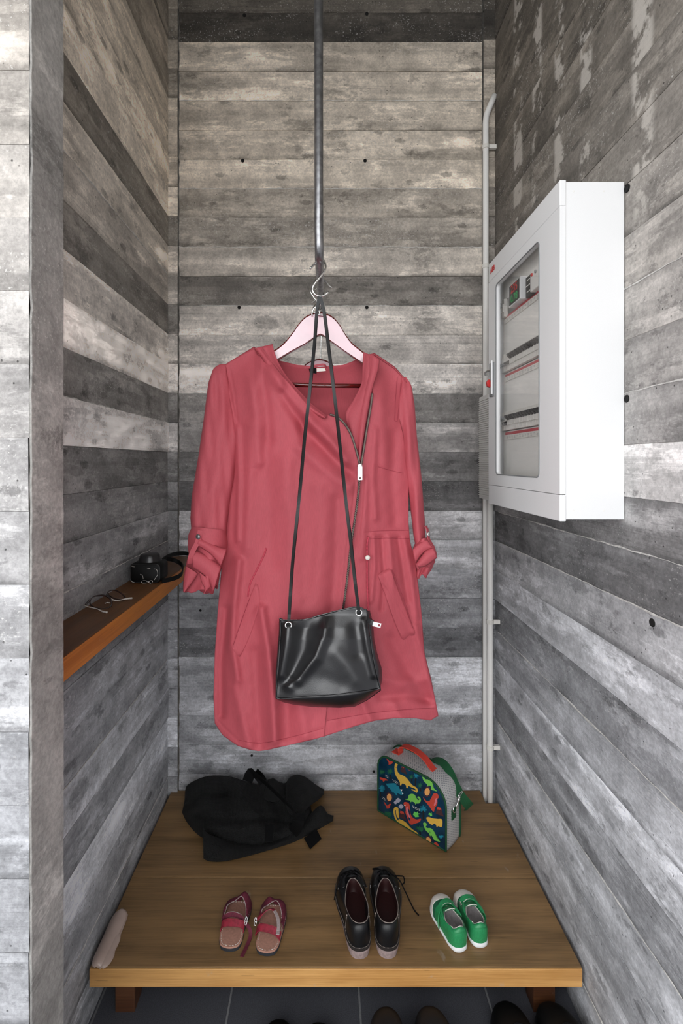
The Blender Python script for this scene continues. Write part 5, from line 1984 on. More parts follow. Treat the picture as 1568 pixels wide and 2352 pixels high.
def lining(rows_top, inset, zin, root, mat_l, mat_i, nm='lining'):
    rim = rows_top[-1]
    n = len(rim)
    cx = sum(p.x for p in rim) / n
    cy = sum(p.y for p in rim) / n
    rows = []
    for f, sc in ((0.0, 0.985), (0.15, 0.965), (0.5, 0.955), (0.85, 0.945), (1.0, 0.90)):
        rows.append([Vector((cx + (p.x - cx) * sc, cy + (p.y - cy) * sc, p.z + (zin - p.z) * f)) for p in rim])
    bm = bmesh.new()
    grid(bm, rows, close_u=True)
    place(obj(nm, bm, mat_l, None, smooth_shade=True), root)
    bm = bmesh.new()
    vs = grid(bm, [[Vector((cx + (p.x - cx) * s_, cy + (p.y - cy) * s_, zin + 0.0006)) for p in rim] for s_ in (0.95, 0.6, 0.2, 0.02)], close_u=True)
    bm.faces.new(vs[-1])
    place(obj('insole', bm, mat_i, None, smooth_shade=True), root)


def sole_rows(outline, grow, zs):
    n = len(outline)
    cx = sum(p[0] for p in outline) / n
    cy = sum(p[1] for p in outline) / n
    rows = []
    for z, g in zs:
        row = []
        for i, (x, y) in enumerate(outline):
            tx, ty = outline[(i + 1) % n][0] - outline[i - 1][0], outline[(i + 1) % n][1] - outline[i - 1][1]
            ln = math.hypot(tx, ty) + 1e-9
            nx_, ny_ = ty / ln, -tx / ln
            if (x - cx) * nx_ + (y - cy) * ny_ < 0:
                nx_, ny_ = -nx_, -ny_
            row.append(Vector((x + nx_ * (g + grow), y + ny_ * (g + grow), z)))
        rows.append(row)
    return rows


def closed_rows(rows):
    bm = bmesh.new()
    vs = grid(bm, rows, close_u=True)
    bm.faces.new(vs[0])
    bm.faces.new(vs[-1][::-1])
    return bm


def stitches(root, pts, mat, ln=0.004, gap=0.0025, r=0.0005, nm='stitching'):
    """a row of thread stitches along a polyline"""
    bm = bmesh.new()
    d, on = 0.0, True
    path = pts
    seg = []
    acc = 0.0
    for a, b in zip(path, path[1:]):
        k = max(1, int((b - a).length / 0.0006))
        for s_ in range(k):
            p = a.lerp(b, s_ / k)
            ph = acc % (ln + gap)
            if ph < ln:
                seg.append(p)
            elif seg:
                if len(seg) > 1:
                    tube(bm, [seg[0], seg[len(seg) // 2], seg[-1]], r, 5)
                seg = []
            acc += (b - a).length / k
    o = place(obj(nm, bm, mat), root)
    o['kind'] = 'stuff'


def clip_mesh(rows, co, no):
    bm = bmesh.new()
    grid(bm, rows, close_u=True)
    bmesh.ops.bisect_plane(bm, geom=bm.verts[:] + bm.edges[:] + bm.faces[:], plane_co=co, plane_no=no, clear_inner=True)
    return bm


def oxford(pos, ang, mir, label):
    root = shoe_frame(pos, ang, 'oxford_shoe', label, 'shoe')
    L, W, n = 0.246, 0.092, 96
    tabs = ([(0.0, 0.0), (0.012, 0.15), (0.05, 0.26), (0.14, 0.335), (0.3, 0.37), (0.45, 0.42), (0.6, 0.48), (0.72, 0.50), (0.84, 0.44), (0.93, 0.32), (0.985, 0.15)],
            [(0.0, 0.0), (0.012, 0.15), (0.05, 0.26), (0.14, 0.33), (0.3, 0.32), (0.45, 0.33), (0.6, 0.39), (0.72, 0.44), (0.84, 0.43), (0.93, 0.36), (0.985, 0.20)])
    out = foot_outline(L, W, mir, n, 0.04, tabs)
    rim = opening_outline(0.002 * mir, 0.012, 0.165, 0.0295, n, 0.15)
    if mir < 0:
        rim = [(-x, y) for x, y in rim]
    zr = [0.082 - 0.016 * math.sin(math.pi * min(1, max(0, (y - 0.012) / 0.153)) * 0.9) - 0.002 * (y > 0.15) for x, y in rim]
    zb = 0.030
    # heel rises, forepart is low
    outl = sole_rows(out, -0.003, [(0, 0)])[0]
    o2 = [(p.x, p.y) for p in outl]
    rows = polar(o2, rim, zb, zr, 1.9, 2.0, 18, 0.004)
    for row in rows:
        for i, p in enumerate(row):
            low = float(smooth((p.y - 0.06) / 0.08))
            p.z -= 0.016 * low * (1 - 0.55 * (p.z - zb) / 0.07) if p.z - zb < 0.12 else 0
            toe = float(smooth((p.y - 0.19) / 0.05))
            p.z -= 0.004 * toe * (p.z > zb - 0.01)
    bm = bmesh.new()
    grid(bm, rows, close_u=True)
    place(obj('upper', bm, M_LEATHER2, None, smooth_shade=True), root)
    lining(rows, 0.003, 0.032, root, M_OXLINING, M_OXLINING)
    bm = bmesh.new()
    tube(bm, rows[-1], 0.0011, 6, closed=True)
    place(obj('topline_edge', bm, M_EDGE, None, smooth_shade=True), root)

    def sole_z(y, z):
        return z - 0.016 * float(smooth((y - 0.06) / 0.08)) if z > 0.02 else z
    # welt, sole and stacked heel
    rs = sole_rows(out, 0.0, [(0.0225, -0.004), (0.0232, 0.0012), (0.0285, 0.0018), (0.0300, -0.003)])
    for row in rs:
        for p in row:
            p.z -= 0.016 * float(smooth((p.y - 0.06) / 0.08))
    place(obj('welt', closed_rows(rs), M_WELT, None, smooth_shade=False), root)
    rs = sole_rows(out, 0.0, [(0.0, -0.005), (0.0008, -0.0022), (0.0065, -0.001)])
    bm = closed_rows(rs)
    bmesh.ops.bisect_plane(bm, geom=bm.verts[:] + bm.edges[:] + bm.faces[:], plane_co=(0, 0.062, 0), plane_no=(0, 1, 0), clear_inner=True)
    place(obj('sole', bm, M_STACK, None), root)
    bm = closed_rows(sole_rows(out, 0.0, [(0.0, -0.0050), (0.0010, -0.0030), (0.021, 0.0008), (0.0225, 0.0004)]))
    bmesh.ops.bisect_plane(bm, geom=bm.verts[:] + bm.edges[:] + bm.faces[:], plane_co=(0, 0.066, 0), plane_no=(0, 1, 0), clear_outer=True)
    place(obj('stacked_heel', bm, M_STACK, None), root)
    st = sole_rows(out, 0.0, [(0.0305, -0.0002)])[0]
    for p in st:
        p.z -= 0.016 * float(smooth((p.y - 0.06) / 0.08))
    stitches(root, st + st[:1], M_EDGE, 0.0022, 0.0012, 0.00055)
    # facings, eyelets, laces
    yt = 0.168
    for sx in (-1, 1):
        bm = bmesh.new()
        for t in range(2):
            bmesh.ops.create_uvsphere(bm, u_segments=8, v_segments=6, radius=0.0013, matrix=Matrix.Translation((0.040 * sx, 0.150 + 0.009 * t, 0.050 - 0.004 * t)))
        e = place(obj('rivet', bm, M_CHROME, None, smooth_shade=True), root)
        e['kind'] = 'stuff'
        # flap of the facing over the tongue
        bm = bmesh.new()
        ribbon(bm, spline([(sx * 0.030, 0.120, 0.079), (sx * 0.026, 0.148, 0.078), (sx * 0.015, 0.170, 0.073), (sx * 0.012, 0.186, 0.064)], 16), 0.012, 0.0016, (sx * 0.8, 0.1, -0.55))
        place(obj('facing', bm, M_LEATHER2, None, smooth_shade=True), root)
    bm = bmesh.new()
    bmesh.ops.create_uvsphere(bm, u_segments=14, v_segments=10, radius=1.0, matrix=Matrix.Translation((0, 0.166, 0.069)) @ Matrix.Rotation(-0.75, 4, 'X') @ Matrix.Diagonal((0.017, 0.018, 0.004, 1)))
    place(obj('tongue', bm, M_LEATHER2, None, smooth_shade=True), root)
    bm = bmesh.new()
    zl = 0.0765
    if mir > 0:
        loops = [[(0.0, 0.168, zl), (-0.016, 0.166, zl - 0.004), (-0.032, 0.158, 0.070), (-0.046, 0.148, 0.046), (-0.052, 0.140, 0.030)],
                 [(0.0, 0.168, zl), (-0.015, 0.176, zl - 0.002), (-0.030, 0.172, 0.068), (-0.022, 0.164, 0.077), (0.0, 0.168, zl)],
                 [(0.0, 0.168, zl), (0.010, 0.182, 0.073), (0.022, 0.186, 0.061), (0.030, 0.182, 0.052)],
                 [(-0.020, 0.178, 0.068), (0.0, 0.184, 0.071), (0.020, 0.176, 0.068)], [(-0.018, 0.190, 0.060), (0.018, 0.188, 0.060)]]
    else:
        loops = [[(0.0, 0.168, zl), (0.020, 0.166, zl - 0.002), (0.040, 0.160, 0.066), (0.056, 0.155, 0.040), (0.070, 0.150, 0.014), (0.080, 0.140, 0.0022), (0.090, 0.126, 0.0022)],
                 [(0.0, 0.168, zl), (-0.014, 0.180, zl - 0.001), (-0.030, 0.190, 0.066), (-0.032, 0.200, 0.060), (-0.018, 0.194, 0.066), (0.0, 0.168, zl)],
                 [(0.030, 0.168, 0.070), (0.044, 0.176, 0.064), (0.054, 0.186, 0.054), (0.056, 0.178, 0.046), (0.050, 0.166, 0.050)],
                 [(-0.020, 0.178, 0.068), (0.0, 0.184, 0.071), (0.020, 0.176, 0.068)], [(-0.018, 0.190, 0.060), (0.018, 0.188, 0.060)]]
    for lp in loops:
        tube(bm, spline(lp, 26), 0.0017, 6)
    bmesh.ops.create_uvsphere(bm, u_segments=10, v_segments=8, radius=0.0045, matrix=Matrix.Translation((0, 0.168, zl - 0.001)))
    place(obj('lace', bm, M_STRAPBLK, None, smooth_shade=True), root)
    # counter seam with two dots on each side
    for sx in (-1, 1):
        bm = bmesh.new()
        path = [Vector((sx * 0.0276, 0.046, 0.074)), Vector((sx * 0.0300, 0.047, 0.062)), Vector((sx * 0.0315, 0.049, 0.048)), Vector((sx * 0.0318, 0.052, 0.034))]
        tube(bm, spline(path, 14), 0.0004, 5)
        for z_, x_ in ((0.070, 0.0288), (0.063, 0.0300)):
            bmesh.ops.create_uvsphere(bm, u_segments=8, v_segments=6, radius=0.0014, matrix=Matrix.Translation((sx * x_, 0.049, z_)))
        s2 = place(obj('counter_seam', bm, M_EDGE, None), root)
        s2['kind'] = 'stuff'
    return root


def pos_px(px, py, Y=None):
    return on_z(px, py, BZ)


oxford(on_z(828, 2207, BZ), math.radians(4.4), 1, 'black leather laced shoe with grey stacked heel, left of the pair')
oxford(on_z(890, 2206, BZ), math.radians(-4.4), -1, 'black leather laced shoe whose loose lace trails onto the bench')


def toddler_shoe(pos, ang, mir, label):
    root = shoe_frame(pos, ang, 'toddler_shoe', label, 'shoe')
    L, W, n = 0.142, 0.0615, 80
    tabs = ([(0.0, 0.0), (0.02, 0.2), (0.06, 0.30), (0.16, 0.39), (0.3, 0.42), (0.45, 0.45), (0.6, 0.49), (0.74, 0.51), (0.86, 0.46), (0.94, 0.34), (0.985, 0.17)],
            [(0.0, 0.0), (0.02, 0.2), (0.06, 0.30), (0.16, 0.38), (0.3, 0.38), (0.45, 0.39), (0.6, 0.44), (0.74, 0.48), (0.86, 0.47), (0.94, 0.38), (0.985, 0.21)])
    out = foot_outline(L, W, mir, n, 0.04, tabs)
    rim = opening_outline(0.0, 0.010, 0.082, 0.0200, n, 0.25)
    if mir < 0:
        rim = [(-x, y) for x, y in rim]
    zr = [0.0555 - 0.013 * math.sin(math.pi * min(1, max(0, (y - 0.010) / 0.074)) * 0.8) + 0.004 * math.cos(abs(x) * 180) * (y < 0.02) for x, y in rim]
    o2 = [(p.x, p.y) for p in sole_rows(out, -0.0015, [(0, 0)])[0]]
    rows = polar(o2, rim, 0.008, zr, 1.8, 2.3, 18, 0.004)
    cutp = Vector((0, 0.098, 0.02))
    nrm = Vector((0.12 * mir, 1, -0.25)).normalized()
    bm = clip_mesh(rows, cutp, -nrm)
    place(obj('upper', bm, M_GREEN, None, smooth_shade=True), root)
    bm = clip_mesh(rows, cutp, nrm)
    place(obj('toe_cap', bm, M_CREAM, None, smooth_shade=True, solid=-0.0008), root)
    # dark vamp strip behind the toe cap
    bm = clip_mesh([[p + Vector((0, 0, 0.0006)) + Vector((p.x, p.y - 0.07, 0)).normalized() * 0.0004 for p in r] for r in rows], Vector((0, 0.087, 0.03)), nrm)
    bmesh.ops.bisect_plane(bm, geom=bm.verts[:] + bm.edges[:] + bm.faces[:], plane_co=cutp, plane_no=nrm, clear_outer=True)
    place(obj('vamp_strip', bm, M_GREEND, None, smooth_shade=True), root)
    lining(rows, 0.003, 0.014, root, M_LININGG, M_LININGG)
    bm = bmesh.new()
    tube(bm, rows[-1], 0.0010, 6, closed=True)
    place(obj('collar_edge', bm, M_STITCH, None, smooth_shade=True), root)
    rs = sole_rows(out, 0.0, [(0.0, -0.004), (0.001, -0.0015), (0.004, 0.0006), (0.0085, 0.0008), (0.010, -0.0012)])
    for row in rs[3:]:
        for p in row:
            p.z += 0.005 * float(smooth((0.03 - p.y) / 0.03)) + 0.002 * float(smooth((p.y - 0.11) / 0.02))
    place(obj('rubber_sole', closed_rows(rs), M_RUBBERW, None, smooth_shade=True), root)
    # heel counter patch
    bm = clip_mesh([[p + Vector((p.x, p.y - 0.07, 0)).normalized() * 0.0009 for p in r] for r in rows[:11]], Vector((0, 0.030, 0)), Vector((0, -1, -0.15)).normalized())
    place(obj('heel_counter', bm, M_GREEN, None, smooth_shade=True), root)
    # tongue and padded facings
    bm = bmesh.new()
    R = []
    for i in range(9):
        f = i / 8
        y = 0.094 - 0.030 * f
        R.append([Vector((0.017 * (1 - 0.1 * f) * math.sin(a), y - 0.004 * math.cos(a) * f, 0.0395 + 0.019 * f - 0.010 * (1 - math.cos(a)))) for a in np.linspace(-1.1, 1.1, 13)])
    grid(bm, R)
    place(obj('tongue', bm, M_GREEN, None, smooth_shade=True, solid=0.003), root)
    bm = bmesh.new()
    tube(bm, [p + Vector((0, -0.0006, 0.0012)) for p in R[-1]], 0.0010, 6)
    place(obj('tongue_edge', bm, M_STITCH, None, smooth_shade=True), root)
    for sx in (-1, 1):
        bm = bmesh.new()
        tube(bm, spline([(sx * 0.0115, 0.094, 0.043), (sx * 0.017, 0.080, 0.0475), (sx * 0.0222, 0.062, 0.0475), (sx * 0.0245, 0.045, 0.0475)], 24), [0.0028 * math.sin(math.pi * min(1, max(0.12, i / 23))) + 0.0008 for i in range(24)], 8)
        place(obj('facing', bm, M_GREEN, None, smooth_shade=True), root)
    # hook strap across the instep, passing through a ring at the inner side
    path = spline([(-0.033 * mir, 0.058, 0.016), (-0.0335 * mir, 0.066, 0.026), (-0.028 * mir, 0.075, 0.040), (-0.016 * mir, 0.083, 0.0515), (0.0, 0.088, 0.055), (0.013 * mir, 0.088, 0.0515), (0.022 * mir, 0.084, 0.0445)], 36)
    bm = bmesh.new()
    ribbon(bm, path, 0.013, 0.0022, [Vector((0.25 * mir, 1.0, 0.1))] * 36)
    stp = place(obj('hook_strap', bm, M_GREEN, None), root)
    bm = bmesh.new()
    for dy in (-0.0066,):
        tube(bm, [p + Vector((0.25 * mir, 1.0, 0.1)).normalized() * dy + Vector((0, 0, 0.0008)) for p in path[10:]], 0.0007, 5)
    tube(bm, [path[-1] + Vector((0.0004 * mir, d, 0.001)) for d in (-0.007, 0.0, 0.007)], 0.001, 5)
    place(obj('strap_edge', bm, M_STITCH, None), root)
    bm = bmesh.new()
    c = Vector((0.0235 * mir, 0.082, 0.042))
    tube(bm, [c + Vector((0.002 * mir * math.cos(a), 0.0085 * math.sin(a), 0.004 * math.cos(a))) for a in [2 * math.pi * i / 18 for i in range(18)]], 0.0009, 6, closed=True)
    place(obj('strap_ring', bm, M_CHROME, None, smooth_shade=True), root)
    return root


toddler_shoe(on_z(1060, 2190, BZ), math.radians(13), 1, 'small green hook strap shoe, nearer the black laced shoes')
toddler_shoe(on_z(1106, 2180, BZ), math.radians(6), -1, 'small green hook strap shoe, nearer the right wall')


def sandal(pos, ang, mir, label, crossed):
    root = shoe_frame(pos, ang, 'sandal', label, 'shoe')
    root.scale = (1.05, 0.90, 1.0)
    L, W, n = 0.146, 0.072, 80
    tabs = ([(0.0, 0.0), (0.02, 0.2), (0.06, 0.31), (0.16, 0.39), (0.3, 0.42), (0.45, 0.45), (0.6, 0.48), (0.74, 0.49), (0.86, 0.47), (0.94, 0.41), (0.985, 0.26)],
            [(0.0, 0.0), (0.02, 0.2), (0.06, 0.31), (0.16, 0.38), (0.3, 0.38), (0.45, 0.38), (0.6, 0.42), (0.74, 0.46), (0.86, 0.47), (0.94, 0.43), (0.985, 0.30)])
    out = foot_outline(L, W, mir, n, 0.05, tabs)
    place(obj('rubber_sole', closed_rows(sole_rows(out, 0.0, [(0.0, -0.003), (0.001, -0.0008), (0.0085, 0.0006), (0.0092, -0.0004)])), M_SOLED, None), root)
    place(obj('footbed', closed_rows(sole_rows(out, 0.0, [(0.0093, -0.0004), (0.0125, 0.0), (0.0132, -0.001), (0.0130, -0.006)])), M_TAN, None), root)
    st = sole_rows(out, 0.0, [(0.0136, -0.0042)])[0]
    stitches(root, st + st[:1], M_STITCH, 0.0042, 0.0026, 0.0006)
    # toe piece: a low open hood whose front comes to a point
    rim = []
    for i in range(n):
        a = -math.pi / 2 + 2 * math.pi * i / n
        rim.append((0.0265 * math.cos(a) * (1 - 0.12 * max(0, math.sin(a))) * (1 if mir > 0 else -1), 0.082 + 0.044 * math.sin(a)))
    o2 = [(p.x, p.y) for p in sole_rows(out, -0.0012, [(0, 0)])[0]]
    rows = polar(o2, rim, 0.0125, [0.036 + 0.005 * math.sin(150 * x) - 0.006 * (y < 0.09) for x, y in rim], 1.4, 1.9, 10, 0.002)
    for row in rows:
        for p in row:
            pk = math.exp(-((p.x - 0.014 * mir) / 0.011) ** 2) * float(smooth((p.y - 0.115) / 0.025))
            p.y += 0.002 * pk
            p.z += 0.010 * pk
    bm = clip_mesh(rows, Vector((0, 0.066 if not crossed else 0.078, 0.02)), Vector((-0.25 * mir if crossed else 0.12 * mir, 1, 0)).normalized())
    place(obj('toe_piece', bm, M_SANDDK, None, smooth_shade=True, solid=-0.0014), root)
    top = rows[-1]
    edge = [p + Vector((0, 0, 0.0008)) for p in top if p.y > (0.070 if not crossed else 0.084)]
    edge.sort(key=lambda p: math.atan2(p.x, p.y - 0.06))
    bm = bmesh.new()
    tube(bm, edge, 0.0010, 6)
    place(obj('toe_piece_edge', bm, M_SUEDEG, None, smooth_shade=True), root)
    sidest = [Vector((p.x, p.y, p.z)) for p in rows[2] if p.y > 0.07]
    sidest.sort(key=lambda p: math.atan2(p.x, p.y - 0.06))
    stitches(root, [p + Vector((p.x, p.y - 0.07, 0)).normalized() * 0.0014 for p in sidest], M_STITCH, 0.0042, 0.0026, 0.0006)
    # instep strap standing up over the footbed
    w = 0.0165
    if not crossed:
        arch = spline([(-0.0285, 0.052, 0.012), (-0.029, 0.052, 0.022), (-0.020, 0.050, 0.0315), (0.0, 0.049, 0.034), (0.019, 0.050, 0.0315), (0.027, 0.052, 0.024), (0.0255, 0.053, 0.012)], 34)
        bm = bmesh.new()
        ribbon(bm, arch, w, 0.0020, (0.03, 0.86, 0.5))
        place(obj('instep_strap', bm, M_SANDRED, None), root)
        arch2 = spline([(-0.029, 0.066, 0.014), (-0.029, 0.066, 0.026), (-0.017, 0.066, 0.038), (0.0, 0.066, 0.041), (0.017, 0.064, 0.036), (0.026, 0.062, 0.026)], 30)
        bm = bmesh.new()
        ribbon(bm, arch2, 0.010, 0.0016, (0, 0.5, 0.86))
        place(obj('instep_strap', bm, M_SANDDK, None), root)
        bm = bmesh.new()
        tube(bm, [p + Vector((0, 0.003, 0.0045)) for p in arch2], 0.0009, 6)
        place(obj('strap_edge', bm, M_SUEDEG, None), root)
        tail = spline([(0.027, 0.060, 0.028), (0.040, 0.050, 0.022), (0.046, 0.040, 0.012), (0.042, 0.020, 0.0055), (0.036, -0.004, 0.0035), (0.034, -0.012, 0.0028)], 34)
        bm = bmesh.new()
        ribbon(bm, tail, 0.0085, 0.0018, (1, 0.2, 0.15))
        place(obj('ankle_strap', bm, M_SANDDK, None), root)
        bc = Vector((0.031, 0.060, 0.031))
    else:
        arch = spline([(-0.030, 0.053, 0.012), (-0.031, 0.052, 0.020), (-0.022, 0.049, 0.030), (0.0, 0.045, 0.032), (0.019, 0.041, 0.029), (0.028, 0.040, 0.020), (0.027, 0.041, 0.012)], 34)
        bm = bmesh.new()
        ribbon(bm, arch, w, 0.0020, (0.1, 0.86, 0.5))
        place(obj('instep_strap', bm, M_SANDRED, None), root)
        arm = spline([(0.024, 0.042, 0.0315), (0.023, 0.055, 0.034), (0.017, 0.075, 0.039), (0.004, 0.092, 0.043), (-0.010, 0.090, 0.043), (-0.022, 0.080, 0.040), (-0.034, 0.066, 0.034)], 34)
        bm = bmesh.new()
        ribbon(bm, arm[:17], 0.0085, 0.0020, (0.75, 0.4, -0.3))
        place(obj('cross_strap', bm, M_SUEDEG, None), root)
        bm = bmesh.new()
        ribbon(bm, arm[16:], 0.0085, 0.0020, [Vector((0.75 - 0.75 * i / 17, 0.4 + 0.5 * i / 17, -0.3 + 0.5 * i / 17)) for i in range(18)])
        place(obj('cross_strap', bm, M_SANDRED, None), root)
        bm = bmesh.new()
        box(bm, 0.0195, 0.0285, 0.031, 0.044, 0.0288, 0.0315)
        place(obj('strap_end', bm, M_SUEDEG, None, bevel=0.001), root)
        bc = Vector((-0.036, 0.062, 0.034))
    bm = bmesh.new()
    tube(bm, [bc + Vector((0.0028 * math.cos(a), 0.0065 * math.sin(a), 0.0055 * math.sin(a))) for a in [2 * math.pi * i / 16 for i in range(16)]], 0.0010, 6, closed=True)
    tube(bm, [bc + Vector((-0.0005, -0.004, 0.001)), bc + Vector((0.003, 0.001, 0.002))], 0.0008, 6)
    place(obj('buckle', bm, M_CHROME, None, smooth_shade=True), root)
    return root


sandal(on_z(525, 2188, BZ), math.radians(-3), 1, 'small crimson leather sandal whose dark ankle strap lies on the bench', False)
sandal(on_z(610, 2198, BZ), math.radians(-4), -1, 'small crimson leather sandal with pale crossed strap', True)


# ------------------------------------------------------------------ shoes on the floor, only their toes in sight
def floor_shoe(toe_px, toe_py, ang, mir, L, W, H, kind, label, grp=None):
    toe = on_z(toe_px, toe_py, H * 0.95)
    toe.z = 0
    d = Vector((-math.sin(ang), math.cos(ang), 0))
    root = shoe_frame(toe - d * L, ang, {'sneaker': 'sneaker', 'boot': 'ankle_boot', 'slip': 'slip_on_shoe'}[kind], label, 'shoe', grp)
    n = 80
    out = foot_outline(L, W, mir, n)
    y1 = 0.66 * L
    rim = opening_outline(0, 0.012, y1, W * 0.30, n, 0.2)
    if mir < 0:
        rim = [(-x, y) for x, y in rim]
    top = {'sneaker': 0.085, 'boot': 0.13, 'slip': 0.075}[kind]
    o2 = [(p.x, p.y) for p in sole_rows(out, -0.002, [(0, 0)])[0]]
    rows = polar(o2, rim, 0.018, [top - 0.01 * (y > y1 * 0.6) for x, y in rim], 1.9, 2.3, 16, 0.003)
    bm = bmesh.new()
    grid(bm, rows, close_u=True)
    place(obj('upper', bm, {'sneaker': M_MATTEBLK, 'boot': M_BOOT, 'slip': M_MATTEBLK}[kind], None, smooth_shade=True), root)
    lining(rows, 0.003, 0.022, root, M_SOLED, M_SOLED)
    place(obj('sole', closed_rows(sole_rows(out, 0.0, [(0.0, -0.004), (0.001, -0.001), (0.017, 0.0035 if kind == 'slip' else 0.001), (0.0195, 0.002 if kind == 'slip' else -0.001), (0.020, -0.003)])), M_RUBBERW if kind == 'slip' else M_SOLED, None, smooth_shade=True), root)
    bm = bmesh.new()
    if kind == 'boot' and mir < 0:
        tube(bm, spline([(0.0, L * 0.70, top - 0.03), (-0.025 * mir, L * 0.84, 0.062), (-0.046 * mir, L * 0.93, 0.030), (-0.060 * mir, L * 0.95, 0.003), (-0.078 * mir, L * 0.89, 0.0025)], 26), 0.0018, 6)
    for k in range(3):
        y = L * (0.70 + 0.045 * k)
        tube(bm, spline([(-0.018, y, 0.074 - 0.010 * k), (0, y + 0.003, 0.079 - 0.011 * k), (0.018, y, 0.074 - 0.010 * k)], 10), 0.002, 6)
    if kind != 'slip':
        place(obj('lace', bm, M_STRAPBLK, None, smooth_shade=True), root)
    else:
        bm.free()
        st = sole_rows(out, 0.0, [(0.0235, 0.0022)])[0]
        bm = bmesh.new()
        tube(bm, st, 0.0022, 6, closed=True)
        place(obj('white_binding', bm, M_STITCH, None, smooth_shade=True), root)
    return root


floor_shoe(640, 2328, math.radians(0), 1, 0.27, 0.098, 0.05, 'slip', 'black shoe with white rim on the dark floor, its rim catching light')
floor_shoe(734, 2335, math.radians(0), -1, 0.27, 0.098, 0.05, 'slip', 'black shoe with white rim on the dark floor, beside the tile joint')
floor_shoe(880, 2332, math.radians(1), 1, 0.27, 0.098, 0.055, 'boot', 'charcoal boot toe on the floor tiles, away from the trailing lace')
floor_shoe(981, 2330, math.radians(1), -1, 0.27, 0.098, 0.055, 'boot', 'charcoal boot toe on the floor with a lace trailing beside it')
floor_shoe(1145, 2293, math.radians(9), 1, 0.285, 0.102, 0.05, 'sneaker', 'black laced sneaker on the floor beside the charcoal boots')
floor_shoe(1247, 2293, math.radians(11), -1, 0.285, 0.102, 0.05, 'sneaker', 'black laced sneaker on the floor in front of the right bench leg')

# ------------------------------------------------------------------ shoe horn lying on the bench by the left wall
horn = thing('shoe_horn', on_z(245, 2170, BZ), 'beige plastic shoe horn lying on the front left corner of the bench', 'shoe horn')


def horn_shell(c0, c1, wtab, lift, name, arch):
    rows = []
    a, b = Vector(c0), Vector(c1)
    d = (b - a).normalized()
    sd = Vector((d.y, -d.x, 0))
    for i in range(41):
        f = i / 40
        w = float(interp(f, wtab))
        row = []
        for j in range(15):
            t = j / 14 * 2 - 1
            row.append(a + (b - a) * f + sd * w * t + Vector((0, 0, lift + arch * (1 - t * t) * min(1, w / 0.016))))
        rows.append(row)
    bm = bmesh.new()
    grid(bm, rows)
    return obj(name, bm, M_HORN, horn, smooth_shade=True, solid=-0.0018)


h0, h1_ = on_z(222, 2227, BZ), on_z(283, 2096, BZ)
horn_shell((h0.x - 0.0005, h0.y, BZ), (h1_.x - 0.002, h1_.y, BZ), [(0, 0.003), (0.02, 0.010), (0.06, 0.0150), (0.15, 0.0180), (0.5, 0.0185), (0.8, 0.0200), (0.93, 0.0175), (0.98, 0.011), (1, 0.003)], 0.0045, 'blade', 0.010)
horn_shell((h0.x + 0.012, h0.y + 0.0005, BZ), (h1_.x + 0.0035, h1_.y - 0.002, BZ), [(0, 0.003), (0.04, 0.012), (0.12, 0.0165), (0.2, 0.0178), (0.28, 0.0150), (0.38, 0.0165), (0.48, 0.0170), (0.58, 0.0130), (0.8, 0.0135), (0.95, 0.0120), (1, 0.003)], 0.0010, 'under_blade', 0.0085)

# ------------------------------------------------------------------ eyeglasses on the shelf
gl = thing('eyeglasses', on_z(250, 1392, SZ), 'dark rimmed eyeglasses with folded pale temples lying on the wall shelf', 'glasses')
M_RIM = plain('dark_tortoise_acetate', lin(38, 20, 18), 0.25, grain=0.3, scale=120)
M_TIP = plain('silvery_temple', lin(206, 200, 194), 0.35, grain=0.05)


def lens(pix, Ya, Yb_, yb):
    """closed rim traced on a tilted plane: Y grows from the lower to the upper line"""
    ys = [p[1] for p in pix]
    y0, y1 = min(ys), max(ys)
    xs = [p[0] for p in pix]
    x0, x1 = min(xs), max(xs)
    out = [P(x, y, Ya + (Yb_ - Ya) * (y1 - y) / (y1 - y0) + yb * (x - x0) / (x1 - x0)) for x, y in pix]
    return [p + Vector((0, 0, 0)) for p in spline(out, 60, True)]


def glass_lens(rim, parent):
    bm = bmesh.new()
    c = sum(rim, Vector()) / len(rim)
    nrm = (rim[0] - c).cross(rim[15] - c).normalized()
    for off in (0.0006, -0.0006):
        vs_ = [bm.verts.new(c + (p - c) * 0.985 + nrm * off) for p in rim]
        bm.faces.new(vs_)
    obj('glass_lens', bm, M_GLASS, parent)


L1 = lens([(206.5, 1384), (209, 1376), (216, 1370), (226, 1368), (238, 1367.5), (248, 1371), (255, 1378), (257, 1388), (252, 1394), (243, 1397.5), (230, 1398.5), (217, 1395), (209, 1390)], 1.180, 1.192, 0.012)
L2 = lens([(247, 1361), (252, 1357), (260, 1355.5), (268, 1357), (277, 1362), (285, 1369), (288, 1375), (284, 1377.5), (275, 1377), (262, 1374.5), (253, 1369), (248, 1365)], 1.250, 1.262, 0.006)
for Lx, r in ((L1, 0.0014), (L2, 0.0012)):
    bm = bmesh.new()
    tube(bm, Lx, [r * (1.0 + 0.5 * max(0, math.sin(2 * math.pi * i / 60 - 0.6))) for i in range(60)], 8, closed=True)
    obj('rim', bm, M_RIM, gl, smooth_shade=True)
    glass_lens(Lx, gl)
bm = bmesh.new()
tube(bm, spline([P(253, 1375, 1.196), P(249, 1369, 1.210), P(245, 1366, 1.228), P(248, 1363, 1.248)], 16), 0.0022, 8)
obj('bridge', bm, M_RIM, gl, smooth_shade=True)
bm = bmesh.new()
tube(bm, spline([P(208, 1377, 1.185), P(201, 1384, 1.181), P(196, 1390, 1.178)], 12), 0.0022, 8)
obj('end_piece', bm, M_RIM, gl, smooth_shade=True)
